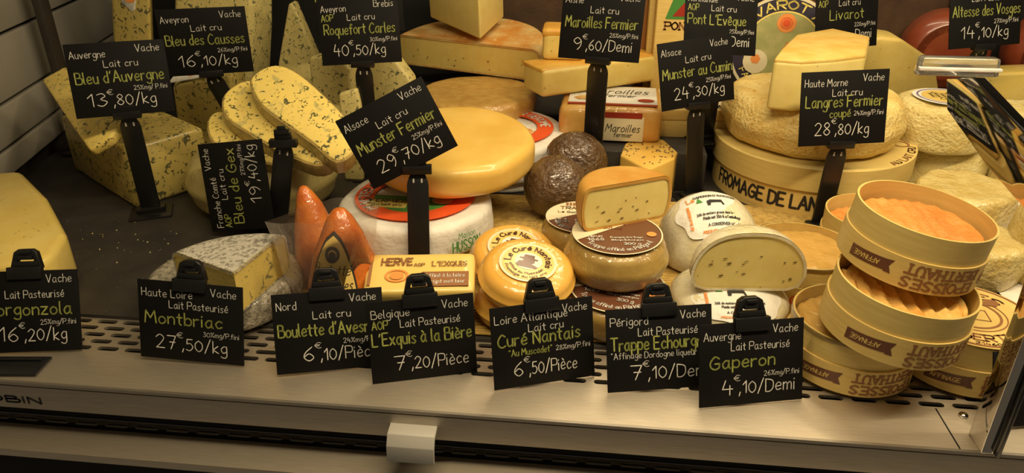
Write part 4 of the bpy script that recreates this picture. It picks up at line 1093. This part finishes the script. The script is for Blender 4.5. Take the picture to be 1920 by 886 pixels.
# --- Gaperon
def gap_label(t, Rg, hg, az, tilt, zc):
    """paper cap draped over the dome"""
    def dome(x, y, off):
        # x,y in metres on the cap, centred on direction (az, tilt from the top)
        al, be = x / Rg, y / Rg
        v = V((math.sin(al), math.sin(be), math.cos(al) * math.cos(be))).normalized()
        v = MX.Rotation(RAD(tilt), 3, 'X') @ v; v = MX.Rotation(RAD(az), 3, 'Z') @ v
        r = math.hypot(v.x, v.y)
        return V((v.x * (Rg + off), v.y * (Rg + off), zc + v.z * (hg - zc + off)))
    n = 60; rr = lambda k: .046 + .0025 * math.cos(8 * k * 2 * math.pi / n)
    rows = [[dome(rr(k) * s / 6 * math.cos(2 * math.pi * k / n), rr(k) * s / 6 * math.sin(2 * math.pi * k / n) * .85, .0022) for k in range(n)] for s in range(1, 7)]
    vs = [dome(0, 0, .0022)] + [v for r in rows for v in r]
    fs = [(0, 1 + k, 1 + (k + 1) % n) for k in range(n)] + [(1 + s * n + k, 1 + (s + 1) * n + k, 1 + (s + 1) * n + (k + 1) % n, 1 + s * n + (k + 1) % n) for s in range(5) for k in range(n)]
    l = obj('paper_label', mesh(vs, fs, angle=80), 'paper', t)
    D = lambda x, y: dome(x, y, .0030)
    obj('label_text', mesh(*join(text_vf("GAPERON D'AUVERGNE", -.022, .026, .019, .0038, .0004, D), text_vf('26% de matiere grasse dans le produit', -.024, .024, -.008, .003, .00028, D), text_vf('Poids net 350 G a l\'emballage', -.018, .022, -.0135, .0032, .00034, D), text_vf('A CONSERVER 4C - 8C', -.014, .022, -.0215, .003, .0003, D)), smooth=False), 'ink_black', l)
    cow = [(-.010, .004), (-.010, .011), (-.006, .013), (.006, .012), (.008, .004), (.006, .004), (.005, .008), (-.006, .008), (-.007, .004)]
    obj('cow_print', mesh([D(x, y) for x, y in cow], [tuple(range(len(cow)))], smooth=False), 'ink_black', l)
    obj('fir_print', mesh([D(x, y) for x, y in ((-.021, .010), (-.014, .010), (-.0175, .019))], [(0, 1, 2)], smooth=False), 'ink_green', l)
    obj('red_print', mesh(*join(text_vf('INGREDIENTS LAIT SEL', -.026, .004, 0, .0026, .00035, lambda x, y: D(-.030 - y, -x - .018)), text_vf('PRESURE - FERMENTS - AIL', -.020, .026, -.0285, .0026, .00035, D), text_vf('Le', -.030, -.022, .014, .008, .0006, D)), smooth=False), 'ink_orange', l)
q = P(1335, 440, .045)
g1 = thing('gaperon_cheese', 'white wrapped dome cheese with a printed paper cap facing out', 'cheese', (q.x - .003, q.y + .012, ZM), (0, 0, 0), 'dome cheeses')
obj('rind', mesh(*revolve(prof_dome(.058, .078, .016), amp=.0022, fr=24, seed=61)), 'gaperon_rind', g1)
gap_label(g1, .058, .078, 10, 22, .018)
g2 = thing('gaperon_cheese', 'white wrapped dome cheese crushed under the cut half dome', 'cheese', (.152, .682, ZM), (0, 0, 0), 'dome cheeses')
obj('rind', mesh(*revolve(prof_dome(.060, .036, .012), amp=.002, fr=24, seed=62)), 'gaperon_rind', g2)
gap_label(g2, .060, .036, 5, 34, .010)
a, b = P(1292, 545, .043), P(1503, 547, .043)
half('gaperon_half', 'cut half of a dome cheese showing its pale specked face', .056, .064, .014, a, b, 'paste_pale', 'gaperon_rind', .0455, prof=prof_dome((b - a).length / 2, .062, .016), amp=.0004, seed=63)

# --- Epoisses boxes
def ep_cheese(t, R_, z0, h, material, ridges, dirn=0):
    def fn(v, a):
        k = max(0, v.z / h)
        s = math.sin((v.x * math.cos(dirn) + v.y * math.sin(dirn)) * 2 * math.pi / .0115)
        return v + V((0, 0, ridges * s * k))
    pr = prof_round(R_, h, .008); pr = pr[:-5] + [(R_ * (1 - i / 14), h) for i in range(3, 14)] + [(0, h)]
    o = obj('cheese', mesh(*revolve(pr, seg=96, amp=.0022, fr=45, seed=R_ * 100 + dirn, fn=fn)), material, t, (0, 0, z0))
    return o
def banner(R_, mid, zc, txt):
    hw, hh = .017, .0052
    def f(x, y): 
        a = RAD(mid) + x / R_; return V((R_ * math.cos(a), R_ * math.sin(a), zc + y + .10 * x))
    n = 8; vs = [f(-hw + 2 * hw * i / n, s * hh) for s in (-1, 1) for i in range(n + 1)]
    fs = [(i, i + 1, n + 2 + i, n + 1 + i) for i in range(n)]
    e = len(vs); vs += [f(hw, -hh * 1.2), f(hw + .006, -hh * 1.3), f(hw + .003, 0), f(hw + .006, hh * 1.1), f(hw, hh * 1.0)]
    return (vs, fs + [(e, e + 1, e + 2, e + 3, e + 4)]), f
def ep_box(lb, loc, rot=(0, 0, 0), cheese='rind_epoisses', ridges=.0006, R_=.057, face=-90, lid=False, film_=False, low=.012, seal=None, group='Epoisses boxes', dirn=0):
    t = thing('round_box', lb, 'box', loc, rot, group)
    hb_, hi = .027, .050
    bd = obj('printed_band', mesh(*revolve([(R_ - .0016, 0), (R_, 0), (R_, hb_), (R_ - .0016, hb_), (R_ - .0016, 0)], seg=64)), 'wood', t)
    obj('inner_wall', mesh(*revolve([(R_ - .0036, 0), (R_ - .0018, 0), (R_ - .0018, hi), (R_ - .0036, hi), (R_ - .0036, 0)], seg=64)), 'wood_plain', t)
    obj('bottom', mesh(*revolve([(0, .0005), (R_ - .004, .0005), (R_ - .004, .0025), (0, .0025)], seg=48)), 'wood_plain', t)
    R2 = R_ + .0003
    fl = not lid
    z1 = .0035
    tv = [up(text_vf('EPOISSES', -.031, .031, 0, .0085, .0009, band_fn(R2, face, fl), serif=True), .0115 if fl else .0145),
          up(text_vf('BERTHAUT', -.031, .031, 0, .0085, .0009, band_fn(R2, face, fl), serif=True), .0235 if fl else .0035)]
    obj('band_text', mesh(*join(*tv), smooth=False), 'ink_print', bd)
    for m_ in (face - 62, face + 118):
        bv, bf = banner(R2, m_, .0135, '')
        bb = obj('banner_print', mesh(*bv, smooth=False), 'ink_brown', bd)
        obj('banner_text', mesh(*text_vf('AFFINAGE', -.012, .012, -.002, .0042, .0003, lambda x, y: bf(-x, -y) * 1.004 if fl else bf(x, y) * 1.004), smooth=False), 'label_cream', bd)
    sl = [disc_vf(.0065, 0, 24, .0048), disc_vf(.0036, 0, 20)]
    obj('seal_print', mesh(*mapped(join(*sl), lambda v: band_fn(R2, face + 46)(v.x, v.y) + V((0, 0, .0125))), smooth=False), 'ink_red' if seal else 'ink_print', bd)
    if lid:
        ld = obj('lid', mesh(*revolve([(0, hi + .0005), (R_ - .002, hi + .0005), (R_ - .001, hi + .002), (0, hi + .002)], seg=64)), 'wood', t)
        z = hi + .0024
        obj('lid_print', mesh(*join(disc_vf(R_ * .95, z, 64, R_ * .91), disc_vf(R_ * .52, z, 48, R_ * .50), disc_vf(R_ * .44, z, 48, R_ * .40),
            text_vf('BERTHAUT', -.042, .042, 0, .0095, .0009, arc_fn(R_ * .79, z, 290, -1), serif=True), text_vf('EPOISSES', -.042, .042, 0, .0095, .0009, arc_fn(R_ * .60, z, 100), serif=True),
            text_vf('21460 EPOISSES', -.03, .03, 0, .004, .0004, arc_fn(R_ * .90, z, 285, -1)), ribbon([[V((-.012, -.008)), V((.012, -.012)), V((.014, .006)), V((-.010, .010)), V((-.012, -.008))], [V((-.002, -.010)), V((.002, .009))]], .0005, flat(z))), smooth=False), 'ink_print', ld)
        obj('lid_banner', mesh(*patch([(-.028, .022), (.028, .014), (.033, .020), (.030, .026), (-.024, .033), (-.032, .032)], z + .0003), smooth=False), 'ink_print', ld)
        obj('lid_banner_text', mesh(*text_vf('PREMIER', -.016, .020, .0235, .0055, .0005, lambda x, y: V((x, y - (x * .14), z + .0008))), smooth=False), 'label_cream', ld)
    else:
        ep_cheese(t, R_ - .0065, .003, hi - low - .003, cheese, ridges, dirn)
        if film_:
            obj('film_cover', mesh(*revolve([(R_ - .001, hi - .004), (R_ - .0012, hi + .0006), (R_ * .8, hi + .0004), (R_ * .4, hi - .0002), (0, hi)], seg=48, amp=.0006, fr=60)), 'film', t)
    return t
ep_box('open round box under film with brown ridged cheese, bottom of the stack', (.252, .611, .004), (0, RAD(1), 0), 'rind_epoisses_film', .0010, face=-72, film_=True, low=.006, R_=.0575)
q = P(1688, 530, .104)
ep_box('open round box with pale ridged cheese in the middle of the stack', (q.x, q.y, .0585), (RAD(2), RAD(5), 0), 'rind_epoisses_pale', .0022, face=-68, R_=.059)
q = P(1719, 392, .160)
ep_box('open round box with bright orange cheese on top of the stack', (q.x, q.y - .002, .1125), (RAD(2), RAD(7), 0), 'rind_epoisses', .0007, face=-84, R_=.058)
q = P(1818, 598, .05)
ep_box('closed round box with a printed wooden lid beside the stack', (q.x, q.y, .004), (0, 0, 0), lid=True, face=-62)
q = P(1495, 470, .052)
ep_box('open round box of pale orange cheese behind the cut half dome', (q.x + .006, q.y + .003, ZM), (0, 0, 0), 'rind_epoisses_film', .0004, face=-150, low=.004, seal=1, film_=True)
q = P(1642, 398, .058)
ep_box('open round box with orange cheese tucked behind the stack', (q.x, q.y, ZM), (0, 0, 0), 'rind_epoisses', .0008, face=-95)

# --- crumbs on the bare deck and the loose foot plate by the left card
cv = []
for i in range(28):
    q = P(random.gauss(240, 60), random.gauss(450, 24), ZD + .0004); g = random.uniform(0, 3); z = random.uniform(.0004, .0012)
    cv.append(([q + V((math.cos(g + k * 2.1), math.sin(g + k * 2.1), 0)) * z for k in range(3)] + [q + V((0, 0, z))], [(0, 1, 3), (1, 2, 3), (2, 0, 3)]))
cr = obj('cheese_crumbs', mesh(*join(*cv), smooth=False), 'paste_pale')
cr['label'] = 'scattered pale cheese crumbs on the dark deck'; cr['category'] = 'crumbs'; cr['kind'] = 'stuff'
q = P(15, 686, 0)
t = thing('tag_foot', 'black flat foot plate lying on the ledge under the Gorgonzola card', 'tag foot', (q.x, q.y, 0), (0, 0, RAD(6)))
obj('plate', box(-.040, .036, -.016, .012, .0002, .003, .001), 'plastic', t)
obj('ridge', box(-.040, .030, .004, .008, .003, .005, .0006), 'plastic', t)
